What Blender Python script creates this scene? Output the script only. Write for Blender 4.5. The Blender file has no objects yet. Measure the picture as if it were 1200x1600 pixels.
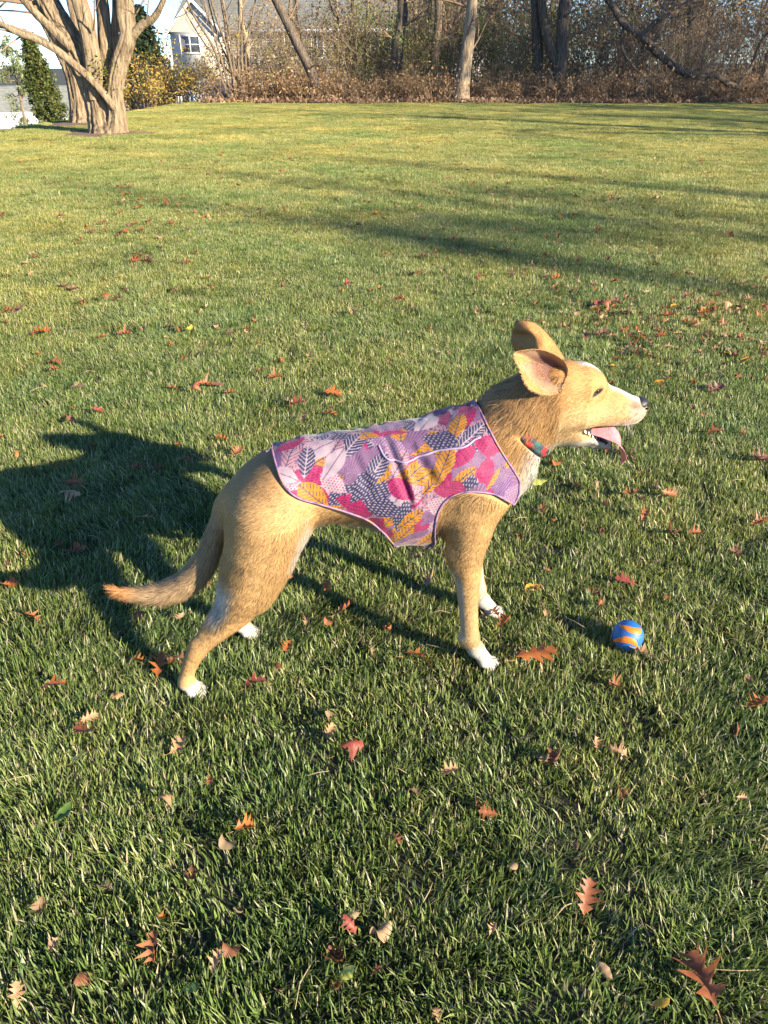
import bpy, math, random
import numpy as np

# ------------------------------------------------------------------ camera, sky, sun, exposure
scene = bpy.context.scene
col = scene.collection
cam_d = bpy.data.cameras.new('camera')
cam_d.sensor_fit = 'VERTICAL'
cam_d.sensor_height = 24.0
cam_d.lens = 18.03
cam_d.clip_start = 0.05
cam_d.clip_end = 2000.0
cam = bpy.data.objects.new('camera', cam_d)
cam.location = (0.0, 0.0, 1.15)
cam.rotation_euler = (math.radians(90 - 30.39), 0.0, 0.0)
col.objects.link(cam)
scene.camera = cam

SUN_AZ = 51.0        # degrees the light travels to the side of straight ahead
SUN_EL = 20.5
world = bpy.data.worlds.new('World')
scene.world = world
world.use_nodes = True
wn = world.node_tree.nodes
wn.clear()
sky_n = wn.new('ShaderNodeTexSky')
sky_n.sky_type = 'NISHITA'
sky_n.sun_disc = False
sky_n.sun_elevation = math.radians(SUN_EL)
sky_n.sun_rotation = math.radians(180 - SUN_AZ)
sky_n.air_density = 1.0
sky_n.dust_density = 0.0
sky_n.ozone_density = 7.0
sky_n.altitude = 1500.0
bg = wn.new('ShaderNodeBackground')
bg.inputs['Strength'].default_value = 0.098
wo = wn.new('ShaderNodeOutputWorld')
world.node_tree.links.new(sky_n.outputs[0], bg.inputs[0])
world.node_tree.links.new(bg.outputs[0], wo.inputs[0])

sun_d = bpy.data.lights.new('sun', 'SUN')
sun_d.energy = 5.0
sun_d.angle = math.radians(0.6)
sun_d.color = (1.0, 0.885, 0.69)
sun = bpy.data.objects.new('sun', sun_d)
col.objects.link(sun)
# the light travels along (-sin az, cos az) on the ground and down by the elevation
sun.rotation_euler = (math.radians(90 - SUN_EL), 0.0, math.radians(SUN_AZ))
sun.location = (12, -10, 9)

scene.view_settings.view_transform = 'Standard'
scene.view_settings.look = 'None'
scene.view_settings.gamma = 1.0
scene.view_settings.use_curve_mapping = False
scene.view_settings.exposure = 1.6
scene.cycles.max_bounces = 6
scene.cycles.transparent_max_bounces = 6

# ------------------------------------------------------------------ helpers
rng = np.random.default_rng(7)
random.seed(7)


def smooth01(a, b, v):
    t = np.clip((v - a) / (b - a), 0.0, 1.0)
    return t * t * (3 - 2 * t)


def vnoise(P, scale, seed=0.0):
    """value noise in [0,1] at points P (N,3)"""
    q = np.asarray(P, dtype=np.float64) * scale + seed * 17.31
    i = np.floor(q)
    f = q - i
    f = f * f * (3 - 2 * f)
    out = 0.0
    for dx in (0, 1):
        for dy in (0, 1):
            for dz in (0, 1):
                hsh = np.sin((i[:, 0] + dx) * 127.1 + (i[:, 1] + dy) * 311.7 + (i[:, 2] + dz) * 74.7 + seed) * 43758.5453
                hsh = hsh - np.floor(hsh)
                w = (f[:, 0] if dx else 1 - f[:, 0]) * (f[:, 1] if dy else 1 - f[:, 1]) * (f[:, 2] if dz else 1 - f[:, 2])
                out = out + w * hsh
    return out


def new_mesh(name, V, F, cols=None, smooth=False):
    """V (n,3); F an (m,k) array or a list of such arrays of different k"""
    V = np.ascontiguousarray(V, dtype=np.float32)
    Fs = F if isinstance(F, list) else [F]
    Fs = [np.asarray(f, dtype=np.int32) for f in Fs if len(f)]
    me = bpy.data.meshes.new(name)
    nl = sum(f.size for f in Fs)
    nf = sum(len(f) for f in Fs)
    me.vertices.add(len(V))
    me.vertices.foreach_set('co', V.ravel())
    if nf:
        me.loops.add(nl)
        me.loops.foreach_set('vertex_index', np.concatenate([f.ravel() for f in Fs]))
        me.polygons.add(nf)
        tot = np.concatenate([np.full(len(f), f.shape[1], dtype=np.int32) for f in Fs])
        start = np.concatenate([[0], np.cumsum(tot)[:-1]]).astype(np.int32)
        me.polygons.foreach_set('loop_start', start)
        if smooth:
            me.polygons.foreach_set('use_smooth', np.ones(nf, dtype=bool))
    if cols is not None:
        a = me.color_attributes.new('Col', 'FLOAT_COLOR', 'POINT')
        c = np.ones((len(V), 4), dtype=np.float32)
        c[:, :3] = cols
        a.data.foreach_set('color', c.ravel())
    me.update(calc_edges=True)
    return me


def link(name, me, mat=None, parent=None, loc=None, rot=None, scl=None):
    o = bpy.data.objects.new(name, me)
    col.objects.link(o)
    if me is not None and mat is not None:
        if len(me.materials) == 0:
            for m in (mat if isinstance(mat, (list, tuple)) else [mat]):
                me.materials.append(m)
    if parent is not None:
        o.parent = parent
    if loc is not None:
        o.location = loc
    if rot is not None:
        o.rotation_euler = rot
    if name in ('twigs', 'branches', 'leaves', 'sprouts', 'crown'):
        o['kind'] = 'stuff'               # too fine to pick apart
    if scl is not None:
        o.scale = scl if isinstance(scl, (tuple, list)) else (scl, scl, scl)
    return o


def tag(o, label=None, cat=None, group=None, kind=None):
    if label:
        o['label'] = label
    if cat:
        o['category'] = cat
    if group:
        o['group'] = group
    if kind:
        o['kind'] = kind
    return o


class MB:
    """collects pieces with quads and triangles into one mesh"""

    def __init__(s):
        s.V = []
        s.Q = []
        s.T = []
        s.C = []
        s.n = 0

    def add(s, V, Q=None, T=None, c=None):
        V = np.asarray(V, dtype=np.float64).reshape(-1, 3)
        s.V.append(V)
        if Q is not None and len(Q):
            s.Q.append(np.asarray(Q) + s.n)
        if T is not None and len(T):
            s.T.append(np.asarray(T) + s.n)
        s.C.append(np.broadcast_to(np.asarray(c if c is not None else (1, 1, 1), dtype=np.float64), (len(V), 3)))
        s.n += len(V)

    def box(s, x0, x1, y0, y1, z0, z1, c=None):
        V = [(x, y, z) for x in (x0, x1) for y in (y0, y1) for z in (z0, z1)]
        Q = [(0, 1, 3, 2), (4, 6, 7, 5), (0, 4, 5, 1), (2, 3, 7, 6), (0, 2, 6, 4), (1, 5, 7, 3)]
        s.add(V, Q=Q, c=c)

    def mesh(s, name, smooth=False, colours=False):
        F = []
        if s.Q:
            F.append(np.concatenate(s.Q))
        if s.T:
            F.append(np.concatenate(s.T))
        return new_mesh(name, np.concatenate(s.V), F, np.concatenate(s.C) if colours else None, smooth)


def tube_arrays(pts, rad, sides=6, rough=0.0, seed=0, cap=True):
    """tapered tube along a polyline -> V, Q, T"""
    pts = np.asarray(pts, dtype=np.float64)
    rad = np.asarray(rad, dtype=np.float64)
    n = len(pts)
    d = np.gradient(pts, axis=0)
    d /= np.linalg.norm(d, axis=1, keepdims=True) + 1e-9
    up = np.array([0.0, 0.0, 1.0]) if abs(d[0, 2]) < 0.9 else np.array([1.0, 0.0, 0.0])
    u = np.cross(d[0], up)
    u /= np.linalg.norm(u)
    U = np.zeros_like(pts)
    for i in range(n):
        u = u - d[i] * np.dot(u, d[i])
        u /= np.linalg.norm(u) + 1e-9
        U[i] = u
    W = np.cross(d, U)
    a = np.linspace(0, 2 * np.pi, sides, endpoint=False)
    R = rad[:, None] * np.ones((1, sides))
    if rough:
        r2 = np.random.default_rng(seed)
        ph = r2.uniform(0, 6.28, 4)
        arc = np.concatenate([[0], np.cumsum(np.linalg.norm(np.diff(pts, axis=0), axis=1))])[:, None]
        for k, (m, fz) in enumerate(((3, 1.3), (5, 2.3), (8, 3.1), (11, 1.7))):
            R = R * (1 + rough * 0.5 * np.sin(m * a[None, :] + ph[k] + fz * arc + 0.8 * np.sin(arc * 3.1 + k)))
        R = R * (1 + rough * r2.uniform(-0.5, 0.5, R.shape))
    V = pts[:, None, :] + R[..., None] * (np.cos(a)[None, :, None] * U[:, None, :] + np.sin(a)[None, :, None] * W[:, None, :])
    V = V.reshape(-1, 3)
    i = np.arange(n - 1)[:, None] * sides
    j = np.arange(sides)[None, :]
    j2 = (j + 1) % sides
    Q = np.stack([i + j, i + j2, i + sides + j2, i + sides + j], -1).reshape(-1, 4)
    T = []
    if cap:
        V = np.vstack([V, pts[-1] + d[-1] * rad[-1] * 0.5])
        k = len(V) - 1
        b = (n - 1) * sides
        T = [(b + q, b + (q + 1) % sides, k) for q in range(sides)]
    return V, Q, np.array(T, dtype=int).reshape(-1, 3)


def catmull(pts, per=6, closed=False):
    P = np.asarray(pts, dtype=np.float64)
    n = len(P)
    out = []
    rngi = range(n if closed else n - 1)
    for i in rngi:
        p0 = P[(i - 1) % n] if closed or i > 0 else 2 * P[0] - P[1]
        p1 = P[i]
        p2 = P[(i + 1) % n]
        p3 = P[(i + 2) % n] if closed or i + 2 < n else 2 * P[-1] - P[-2]
        for t in np.linspace(0, 1, per, endpoint=False):
            out.append(0.5 * ((2 * p1) + (-p0 + p2) * t + (2 * p0 - 5 * p1 + 4 * p2 - p3) * t * t + (-p0 + 3 * p1 - 3 * p2 + p3) * t ** 3))
    if not closed:
        out.append(P[-1])
    return np.array(out)


# ------------------------------------------------------------------ materials
def material(name):
    m = bpy.data.materials.new(name)
    m.use_nodes = True
    nt = m.node_tree
    b = nt.nodes['Principled BSDF']
    return m, nt, b


def noise_node(nt, scale, detail=4.0, rough=0.55, coord='world'):
    n = nt.nodes.new('ShaderNodeTexNoise')
    n.inputs['Scale'].default_value = scale
    n.inputs['Detail'].default_value = detail
    n.inputs['Roughness'].default_value = rough
    if coord == 'world':
        g = nt.nodes.new('ShaderNodeNewGeometry')
        nt.links.new(g.outputs['Position'], n.inputs['Vector'])
    else:
        g = nt.nodes.new('ShaderNodeTexCoord')
        nt.links.new(g.outputs['Object'], n.inputs['Vector'])
    return n


def ramp(nt, src, stops):
    r = nt.nodes.new('ShaderNodeValToRGB')
    e = r.color_ramp.elements
    while len(e) < len(stops):
        e.new(0.5)
    for k, (p, c) in enumerate(stops):
        e[k].position = p
        e[k].color = (*c, 1.0)
    nt.links.new(src, r.inputs['Fac'])
    return r


def mix_col(nt, fac, a, b, mode='MIX'):
    m = nt.nodes.new('ShaderNodeMix')
    m.data_type = 'RGBA'
    m.blend_type = mode
    for sock, v in ((m.inputs[0], fac), (m.inputs[6], a), (m.inputs[7], b)):
        if isinstance(v, (int, float)):
            sock.default_value = v
        elif isinstance(v, tuple):
            sock.default_value = (*v, 1.0)
        else:
            nt.links.new(v, sock)
    return m.outputs[2]


def bump(nt, b, height, strength=0.5, dist=0.01):
    n = nt.nodes.new('ShaderNodeBump')
    n.inputs['Strength'].default_value = strength
    n.inputs['Distance'].default_value = dist
    nt.links.new(height, n.inputs['Height'])
    nt.links.new(n.outputs[0], b.inputs['Normal'])


def mat_noise(name, stops, scale, rough=0.85, bump_s=0.0, bump_d=0.01, coord='world', detail=5.0, spec=0.3):
    m, nt, b = material(name)
    n = noise_node(nt, scale, detail, 0.6, coord)
    r = ramp(nt, n.outputs[0], stops)
    nt.links.new(r.outputs[0], b.inputs['Base Color'])
    b.inputs['Roughness'].default_value = rough
    b.inputs['Specular IOR Level'].default_value = spec
    if bump_s:
        bump(nt, b, n.outputs[0], bump_s, bump_d)
    return m


def mat_attr(name, rough=0.7, spec=0.25, noise_scale=None, amount=0.25, translucent=0.0, sheen=0.0):
    """colour from the piece's own colour attribute, varied a little by noise"""
    m, nt, b = material(name)
    a = nt.nodes.new('ShaderNodeAttribute')
    a.attribute_name = 'Col'
    c = a.outputs['Color']
    if noise_scale:
        n = noise_node(nt, noise_scale, 3.0)
        r = ramp(nt, n.outputs[0], [(0.25, (1 - amount,) * 3), (0.75, (1 + amount,) * 3)])
        c = mix_col(nt, 1.0, c, r.outputs[0], 'MULTIPLY')
    nt.links.new(c, b.inputs['Base Color'])
    b.inputs['Roughness'].default_value = rough
    b.inputs['Specular IOR Level'].default_value = spec
    if sheen:
        b.inputs['Sheen Weight'].default_value = sheen
        b.inputs['Sheen Roughness'].default_value = 0.4
    if translucent:
        t = nt.nodes.new('ShaderNodeBsdfTranslucent')
        nt.links.new(c, t.inputs['Color'])
        x = nt.nodes.new('ShaderNodeMixShader')
        x.inputs[0].default_value = translucent
        nt.links.new(b.outputs[0], x.inputs[1])
        nt.links.new(t.outputs[0], x.inputs[2])
        nt.links.new(x.outputs[0], nt.nodes['Material Output'].inputs['Surface'])
    return m


def plain(name, c, rough=0.6, spec=0.4):
    m, nt, b = material(name)
    n = noise_node(nt, 9.0, 3.0)
    r = ramp(nt, n.outputs[0], [(0.3, tuple(v * 0.88 for v in c)), (0.7, tuple(min(1, v * 1.08) for v in c))])
    nt.links.new(r.outputs[0], b.inputs['Base Color'])
    b.inputs['Roughness'].default_value = rough
    b.inputs['Specular IOR Level'].default_value = spec
    return m


SOIL = -0.028


def terrain(x, y):
    """height of the lawn: level near the dog, falling away past the crest beside the old trees"""
    x = np.asarray(x, dtype=np.float64)
    y = np.asarray(y, dtype=np.float64)
    edge = -6.9 + 0.10 * np.maximum(y - 18, 0)
    d = np.maximum(edge - x, 0)
    drop = 0.30 * d * d / (d + 1.2)
    z = SOIL - np.minimum(drop, 4.0 + 0 * drop)
    far = np.maximum(y - 34, 0)
    return z - np.minimum(far * 0.02, 0.6) * (x > -30)
# ------------------------------------------------------------------ the ground
xs = np.unique(np.concatenate([np.linspace(-60, -20, 21), np.linspace(-20, 20, 81), np.linspace(20, 60, 21), [-400, -150, 150, 400]]))
ys = np.unique(np.concatenate([np.linspace(-12, 45, 96), np.linspace(45, 120, 26), [-300, -60, 300, 700]]))
GX, GY = np.meshgrid(xs, ys, indexing='ij')
GZ = terrain(GX, GY)
ii = np.arange(GX.size).reshape(GX.shape)
gq = np.stack([ii[:-1, :-1], ii[1:, :-1], ii[1:, 1:], ii[:-1, 1:]], -1).reshape(-1, 4)
M_soil, nt, b = material('lawn_soil')
n1 = noise_node(nt, 0.9, 6.0, 0.6)
n2 = noise_node(nt, 45.0, 4.0, 0.7)
c1 = ramp(nt, n1.outputs[0], [(0.30, (0.030, 0.034, 0.013)), (0.55, (0.050, 0.046, 0.022)), (0.75, (0.085, 0.066, 0.036))])
c2 = ramp(nt, n2.outputs[0], [(0.3, (0.55, 0.55, 0.55)), (0.7, (1.3, 1.3, 1.3))])
nt.links.new(mix_col(nt, 1.0, c1.outputs[0], c2.outputs[0], 'MULTIPLY'), b.inputs['Base Color'])
b.inputs['Roughness'].default_value = 0.95
bump(nt, b, n2.outputs[0], 0.6, 0.02)
lawn = link('lawn', new_mesh('lawn', np.stack([GX.ravel(), GY.ravel(), GZ.ravel()], -1), gq, smooth=True), M_soil)
tag(lawn, 'level mown lawn falling away past the old trees', kind='structure')

# ------------------------------------------------------------------ the grass: patches of blades set out over the lawn
def blades(n, r, size=0.5, hmin=0.030, hmax=0.065, wide=1.0, flat=0.0):
    x, y = r.uniform(-size / 2, size / 2, (2, n))
    tuft = vnoise(np.stack([x, y, 0 * x + r.uniform(0, 50)], -1), 16, 2)
    a = r.uniform(0, 2 * np.pi, n)
    base_dir = r.uniform(0, 2 * np.pi)
    fl = vnoise(np.stack([x, y, 0 * x + r.uniform(0, 50)], -1), 9, 3) * 9.0
    a = np.where(r.random(n) < 0.55 + 0.3 * (flat > 0), fl * (0.35 if flat else 1.0) + r.normal(0, 0.7, n), a)
    ln = r.uniform(hmin, hmax, n) * (0.65 + 0.6 * tuft)
    lean = np.clip(r.normal(0.62 + flat, 0.42, n), 0.03, 1.5)
    w = 0.0007 + 0.0015 * r.random(n) ** 1.6 * wide
    d = np.stack([np.cos(a), np.sin(a)], -1)
    sx = np.stack([-np.sin(a), np.cos(a)], -1)
    tw = r.normal(0, 0.5, n)
    sxr = np.stack([sx[:, 0] * np.cos(tw) - sx[:, 1] * np.sin(tw), sx[:, 0] * np.sin(tw) + sx[:, 1] * np.cos(tw)], -1)
    P = np.stack([x, y, np.zeros(n)], -1)
    rows = []
    pos = P.copy()
    segs = 4
    for k in range(segs):
        th = lean * (0.35 + 0.75 * k / (segs - 1))
        rows.append(pos.copy())
        step = ln / (segs - 1)
        pos = pos + np.stack([d[:, 0] * np.sin(th) * step, d[:, 1] * np.sin(th) * step, np.cos(th) * step], -1)
    ww = [1.0, 1.0, 0.72]
    V = np.zeros((n, 7, 3))
    for k in range(3):
        off = np.concatenate([sxr * (w * ww[k])[:, None], np.zeros((n, 1))], 1)
        V[:, 2 * k] = rows[k] - off
        V[:, 2 * k + 1] = rows[k] + off
    V[:, 6] = rows[3]
    i = np.arange(n)[:, None] * 7
    Q = np.concatenate([i + np.array([[0, 1, 3, 2]]), i + np.array([[2, 3, 5, 4]])])
    T = i + np.array([[4, 5, 6]])
    hue = r.random(n)
    g = np.array([0.084, 0.146, 0.038]) * (1 - hue[:, None]) + np.array([0.258, 0.310, 0.100]) * hue[:, None]
    g = g * r.uniform(0.75, 1.25, (n, 1))
    straw = r.random(n) < 0.13
    g[straw] = np.array([0.52, 0.46, 0.30]) * r.uniform(0.6, 1.1, (straw.sum(), 1))
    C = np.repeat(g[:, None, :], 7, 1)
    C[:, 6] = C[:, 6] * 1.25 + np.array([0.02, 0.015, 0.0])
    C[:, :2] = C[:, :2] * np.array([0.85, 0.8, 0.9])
    return V.reshape(-1, 3), Q, T, C.reshape(-1, 3)


NVAR = 7
gb = MB()
var = []
gr = np.random.default_rng(31)
for v in range(NVAR):
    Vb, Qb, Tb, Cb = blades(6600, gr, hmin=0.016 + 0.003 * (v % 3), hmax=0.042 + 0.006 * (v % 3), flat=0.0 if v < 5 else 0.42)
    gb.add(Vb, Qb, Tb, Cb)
    var.append(np.full(len(Vb), v))
# the places where patches stand
pts, rots, scl, idx = [], [], [], []
y = 0.15
while y < 33:
    near = y < 7
    sp = 0.33 if y < 4 else (0.36 if near else (0.42 if y < 14 else 0.54))
    sc = 1.0 if near else (1.12 if y < 14 else 1.38)
    half = 0.56 * y + 1.5
    x = -half
    while x < half:
        px, py = x + gr.uniform(-0.14, 0.14) * sp, y + gr.uniform(-0.14, 0.14) * sp
        ok = True
        if py > 27.7 + 0.45 * math.sin(px * 0.9) + 0.35 * math.sin(px * 2.3 + 1) and px > -5 + gr.uniform(-0.5, 0.5):
            ok = False
        if math.hypot(px + 5.1, py - 15.8) < 0.75 or math.hypot(px + 6.5, py - 18.5) < 0.7:
            ok = False
        if ok:
            pts.append((px, py, float(terrain(px, py)) - 0.004))
            rots.append(gr.uniform(0, 2 * np.pi))
            scl.append((sc * gr.uniform(0.92, 1.12), sc * gr.uniform(0.92, 1.12), min(sc, 1.15) * (0.62 + 0.62 * float(vnoise(np.array([[px, py, 0.0]]), 1.1, 8)[0]))))
            idx.append(int(gr.integers(5, 7)) if float(vnoise(np.array([[px, py, 0.0]]), 1.7, 9)[0]) > 0.60 else int(gr.integers(0, 5)))
        x += sp
    y += sp
npt = len(pts)
gb.add(np.array(pts), c=(1, 1, 1))
var.append(np.full(npt, -1))
gme = gb.mesh('grass', smooth=True, colours=True)
nv = len(gme.vertices)
at = gme.attributes.new('variant', 'INT', 'POINT')
at.data.foreach_set('value', np.concatenate(var).astype(np.int32))
at = gme.attributes.new('pick', 'INT', 'POINT')
a_ = np.zeros(nv, dtype=np.int32)
a_[-npt:] = idx
at.data.foreach_set('value', a_)
at = gme.attributes.new('turn', 'FLOAT_VECTOR', 'POINT')
a_ = np.zeros((nv, 3), dtype=np.float32)
a_[-npt:, 2] = rots
at.data.foreach_set('vector', a_.ravel())
at = gme.attributes.new('grow', 'FLOAT_VECTOR', 'POINT')
a_ = np.ones((nv, 3), dtype=np.float32)
a_[-npt:] = scl
at.data.foreach_set('vector', a_.ravel())

M_grass, nt, b = material('grass_blades')
a = nt.nodes.new('ShaderNodeAttribute')
a.attribute_name = 'Col'
n1 = noise_node(nt, 0.55, 5.0, 0.6)
n2 = noise_node(nt, 3.2, 4.0, 0.6)
r1 = ramp(nt, n1.outputs[0], [(0.30, (0.74, 0.90, 0.80)), (0.50, (1.05, 1.0, 0.95)), (0.72, (1.55, 1.27, 1.12))])
r2 = ramp(nt, n2.outputs[0], [(0.28, (0.72, 0.82, 0.80)), (0.72, (1.28, 1.16, 1.1))])
c = mix_col(nt, 1.0, a.outputs['Color'], r1.outputs[0], 'MULTIPLY')
c = mix_col(nt, 1.0, c, r2.outputs[0], 'MULTIPLY')
# the turf is lighter and yellower away from the foreground
gp = nt.nodes.new('ShaderNodeNewGeometry')
sx_ = nt.nodes.new('ShaderNodeSeparateXYZ')
nt.links.new(gp.outputs['Position'], sx_.inputs[0])
mr = nt.nodes.new('ShaderNodeMapRange')
mr.inputs['From Min'].default_value = 3.0
mr.inputs['From Max'].default_value = 15.0
nt.links.new(sx_.outputs['Y'], mr.inputs['Value'])
c = mix_col(nt, mr.outputs[0], c, mix_col(nt, 1.0, c, (1.48, 1.26, 1.10), 'MULTIPLY'))
nt.links.new(c, b.inputs['Base Color'])
b.inputs['Roughness'].default_value = 0.42
b.inputs['Specular IOR Level'].default_value = 0.42
t = nt.nodes.new('ShaderNodeBsdfTranslucent')
nt.links.new(c, t.inputs['Color'])
mx = nt.nodes.new('ShaderNodeMixShader')
mx.inputs[0].default_value = 0.34
nt.links.new(b.outputs[0], mx.inputs[1])
nt.links.new(t.outputs[0], mx.inputs[2])
nt.links.new(mx.outputs[0], nt.nodes['Material Output'].inputs['Surface'])
grass = link('grass', gme, M_grass)
tag(grass, 'short green turf grass with dry straw blades covering the lawn', 'grass', kind='stuff')

ng = bpy.data.node_groups.new('grass_patches', 'GeometryNodeTree')
ng.interface.new_socket('Geometry', in_out='INPUT', socket_type='NodeSocketGeometry')
ng.interface.new_socket('Geometry', in_out='OUTPUT', socket_type='NodeSocketGeometry')
gi, go = ng.nodes.new('NodeGroupInput'), ng.nodes.new('NodeGroupOutput')


def named(nm, typ):
    q = ng.nodes.new('GeometryNodeInputNamedAttribute')
    q.data_type = typ
    q.inputs['Name'].default_value = nm
    return q.outputs['Attribute']


def separate(src, value):
    cp = ng.nodes.new('FunctionNodeCompare')
    cp.data_type = 'INT'
    cp.operation = 'EQUAL'
    ng.links.new(named('variant', 'INT'), [s_ for s_ in cp.inputs if s_.name == 'A' and s_.type == 'INT'][0])
    [s_ for s_ in cp.inputs if s_.name == 'B' and s_.type == 'INT'][0].default_value = value
    sg = ng.nodes.new('GeometryNodeSeparateGeometry')
    sg.domain = 'POINT'
    ng.links.new(src, sg.inputs['Geometry'])
    ng.links.new(cp.outputs['Result'], sg.inputs['Selection'])
    return sg.outputs['Selection']


jn = ng.nodes.new('GeometryNodeJoinGeometry')
for v in range(NVAR):
    gti = ng.nodes.new('GeometryNodeGeometryToInstance')
    ng.links.new(separate(gi.outputs[0], v), gti.inputs[0])
    ng.links.new(gti.outputs[0], jn.inputs[0])
mp = ng.nodes.new('GeometryNodeMeshToPoints')
ng.links.new(separate(gi.outputs[0], -1), mp.inputs['Mesh'])
iop = ng.nodes.new('GeometryNodeInstanceOnPoints')
ng.links.new(mp.outputs[0], iop.inputs['Points'])
ng.links.new(jn.outputs[0], iop.inputs['Instance'])
iop.inputs['Pick Instance'].default_value = True
ng.links.new(named('pick', 'INT'), iop.inputs['Instance Index'])
ng.links.new(named('turn', 'FLOAT_VECTOR'), iop.inputs['Rotation'])
ng.links.new(named('grow', 'FLOAT_VECTOR'), iop.inputs['Scale'])
ng.links.new(iop.outputs[0], go.inputs[0])
grass.modifiers.new('patches', 'NODES').node_group = ng
# ------------------------------------------------------------------ bark, twigs and foliage
def bark(name, c0, c1, c2, scale=5.0):
    m, nt, b = material(name)
    g = nt.nodes.new('ShaderNodeTexCoord')
    mp_ = nt.nodes.new('ShaderNodeMapping')
    mp_.inputs['Scale'].default_value = (scale * 3.2, scale * 3.2, scale * 0.55)
    nt.links.new(g.outputs['Object'], mp_.inputs['Vector'])
    n = nt.nodes.new('ShaderNodeTexNoise')
    n.inputs['Scale'].default_value = 1.0
    n.inputs['Detail'].default_value = 7.0
    n.inputs['Roughness'].default_value = 0.65
    nt.links.new(mp_.outputs[0], n.inputs['Vector'])
    r = ramp(nt, n.outputs[0], [(0.33, c0), (0.50, c1), (0.72, c2)])
    nt.links.new(r.outputs[0], b.inputs['Base Color'])
    b.inputs['Roughness'].default_value = 0.92
    b.inputs['Specular IOR Level'].default_value = 0.15
    bump(nt, b, n.outputs[0], 1.0, 0.05)
    return m


M_bark_old = bark('bark_old_tan', (0.075, 0.050, 0.031), (0.26, 0.190, 0.115), (0.40, 0.315, 0.205), 6.5)
M_bark_brown = bark('bark_brown', (0.080, 0.058, 0.042), (0.21, 0.155, 0.108), (0.33, 0.245, 0.17), 7)
M_bark_dark = bark('bark_dark', (0.045, 0.036, 0.029), (0.125, 0.096, 0.072), (0.22, 0.172, 0.128), 7)
M_bark_pale = bark('bark_pale', (0.16, 0.115, 0.075), (0.33, 0.25, 0.165), (0.44, 0.35, 0.24), 6)
M_twig = mat_noise('twig_brown', [(0.3, (0.15, 0.098, 0.058)), (0.7, (0.33, 0.225, 0.14))], 3.0, 0.9)
M_twig_grey = mat_noise('twig_grey', [(0.3, (0.18, 0.135, 0.092)), (0.7, (0.38, 0.29, 0.205))], 3.0, 0.9)


def grow(mb, start, d, length, r0, depth, r, sides=4, droop=0.0, spread=0.7, kids=(3, 5), leaf=None):
    """a branch that bends, tapers and carries smaller branches"""
    n = max(3, int(5 if depth > 1 else 4))
    pts, rad = [np.array(start, dtype=float)], [r0]
    d = np.array(d, dtype=float)
    d /= np.linalg.norm(d)
    for i in range(n):
        d = d + r.normal(0, 0.13, 3) + np.array([0, 0, -droop])
        d /= np.linalg.norm(d)
        pts.append(pts[-1] + d * length / n)
        rad.append(r0 * (1 - 0.78 * (i + 1) / n))
    V, Q_, T_ = tube_arrays(pts, rad, sides if depth > 1 else 3, 0, 0, cap=depth > 1)
    mb.add(V, Q_, T_)
    if leaf is not None and depth <= 1:
        for p in pts[1:]:
            leaf.append(p)
    if depth > 0:
        for _ in range(int(r.integers(kids[0], kids[1] + 1))):
            k = r.uniform(0.3, 1.0) * n
            i = min(int(k), n - 1)
            p = pts[i] + (pts[i + 1] - pts[i]) * (k - i)
            dd = (pts[i + 1] - pts[i]) / np.linalg.norm(pts[i + 1] - pts[i])
            q = r.normal(0, 1, 3)
            q -= dd * (q @ dd)
            q /= np.linalg.norm(q)
            grow(mb, p, dd + q * spread * r.uniform(0.6, 1.3), length * r.uniform(0.42, 0.68), rad[i] * r.uniform(0.45, 0.7), depth - 1, r, sides, droop, spread, kids, leaf)


def leaf_cards(points, r, size, per=3, spread=0.10, colours=((0.1, 0.12, 0.03),)):
    """small folded leaves round the given points -> V, Q, C"""
    P = np.repeat(np.asarray(points), per, 0)
    n = len(P)
    P = P + r.normal(0, spread, (n, 3))
    u = r.normal(0, 1, (n, 3))
    u /= np.linalg.norm(u, axis=1, keepdims=True)
    w = np.cross(u, r.normal(0, 1, (n, 3)))
    w /= np.linalg.norm(w, axis=1, keepdims=True) + 1e-9
    nn = np.cross(u, w)
    s = (size * r.uniform(0.6, 1.3, n))[:, None]
    V = np.stack([P - u * s, P + w * s * 0.42 + nn * s * 0.12, P + u * s, P - w * s * 0.42 + nn * s * 0.12], 1).reshape(-1, 3)
    Q_ = np.arange(4 * n).reshape(-1, 4)
    cl = np.array(colours)[r.integers(0, len(colours), n)] * r.uniform(0.7, 1.3, (n, 1))
    return V, Q_, np.repeat(cl, 4, 0)


M_foliage = mat_attr('foliage', 0.6, 0.3, 5.0, 0.25, translucent=0.3)


def limbs(name, parent, polylines, mat, sides=14, rough=0.12, seed=0):
    out = []
    for k, (nm, pl, per) in enumerate(polylines):
        P = catmull([p[:3] for p in pl], per)
        rad = catmull([(p[3], 0, 0) for p in pl], per)[:, 0]
        V, Q_, T_ = tube_arrays(P, rad, sides, rough, seed + k)
        out.append(link(nm, new_mesh(name + '_' + nm, V, [Q_, T_], smooth=True), mat, parent))
    return out


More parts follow.
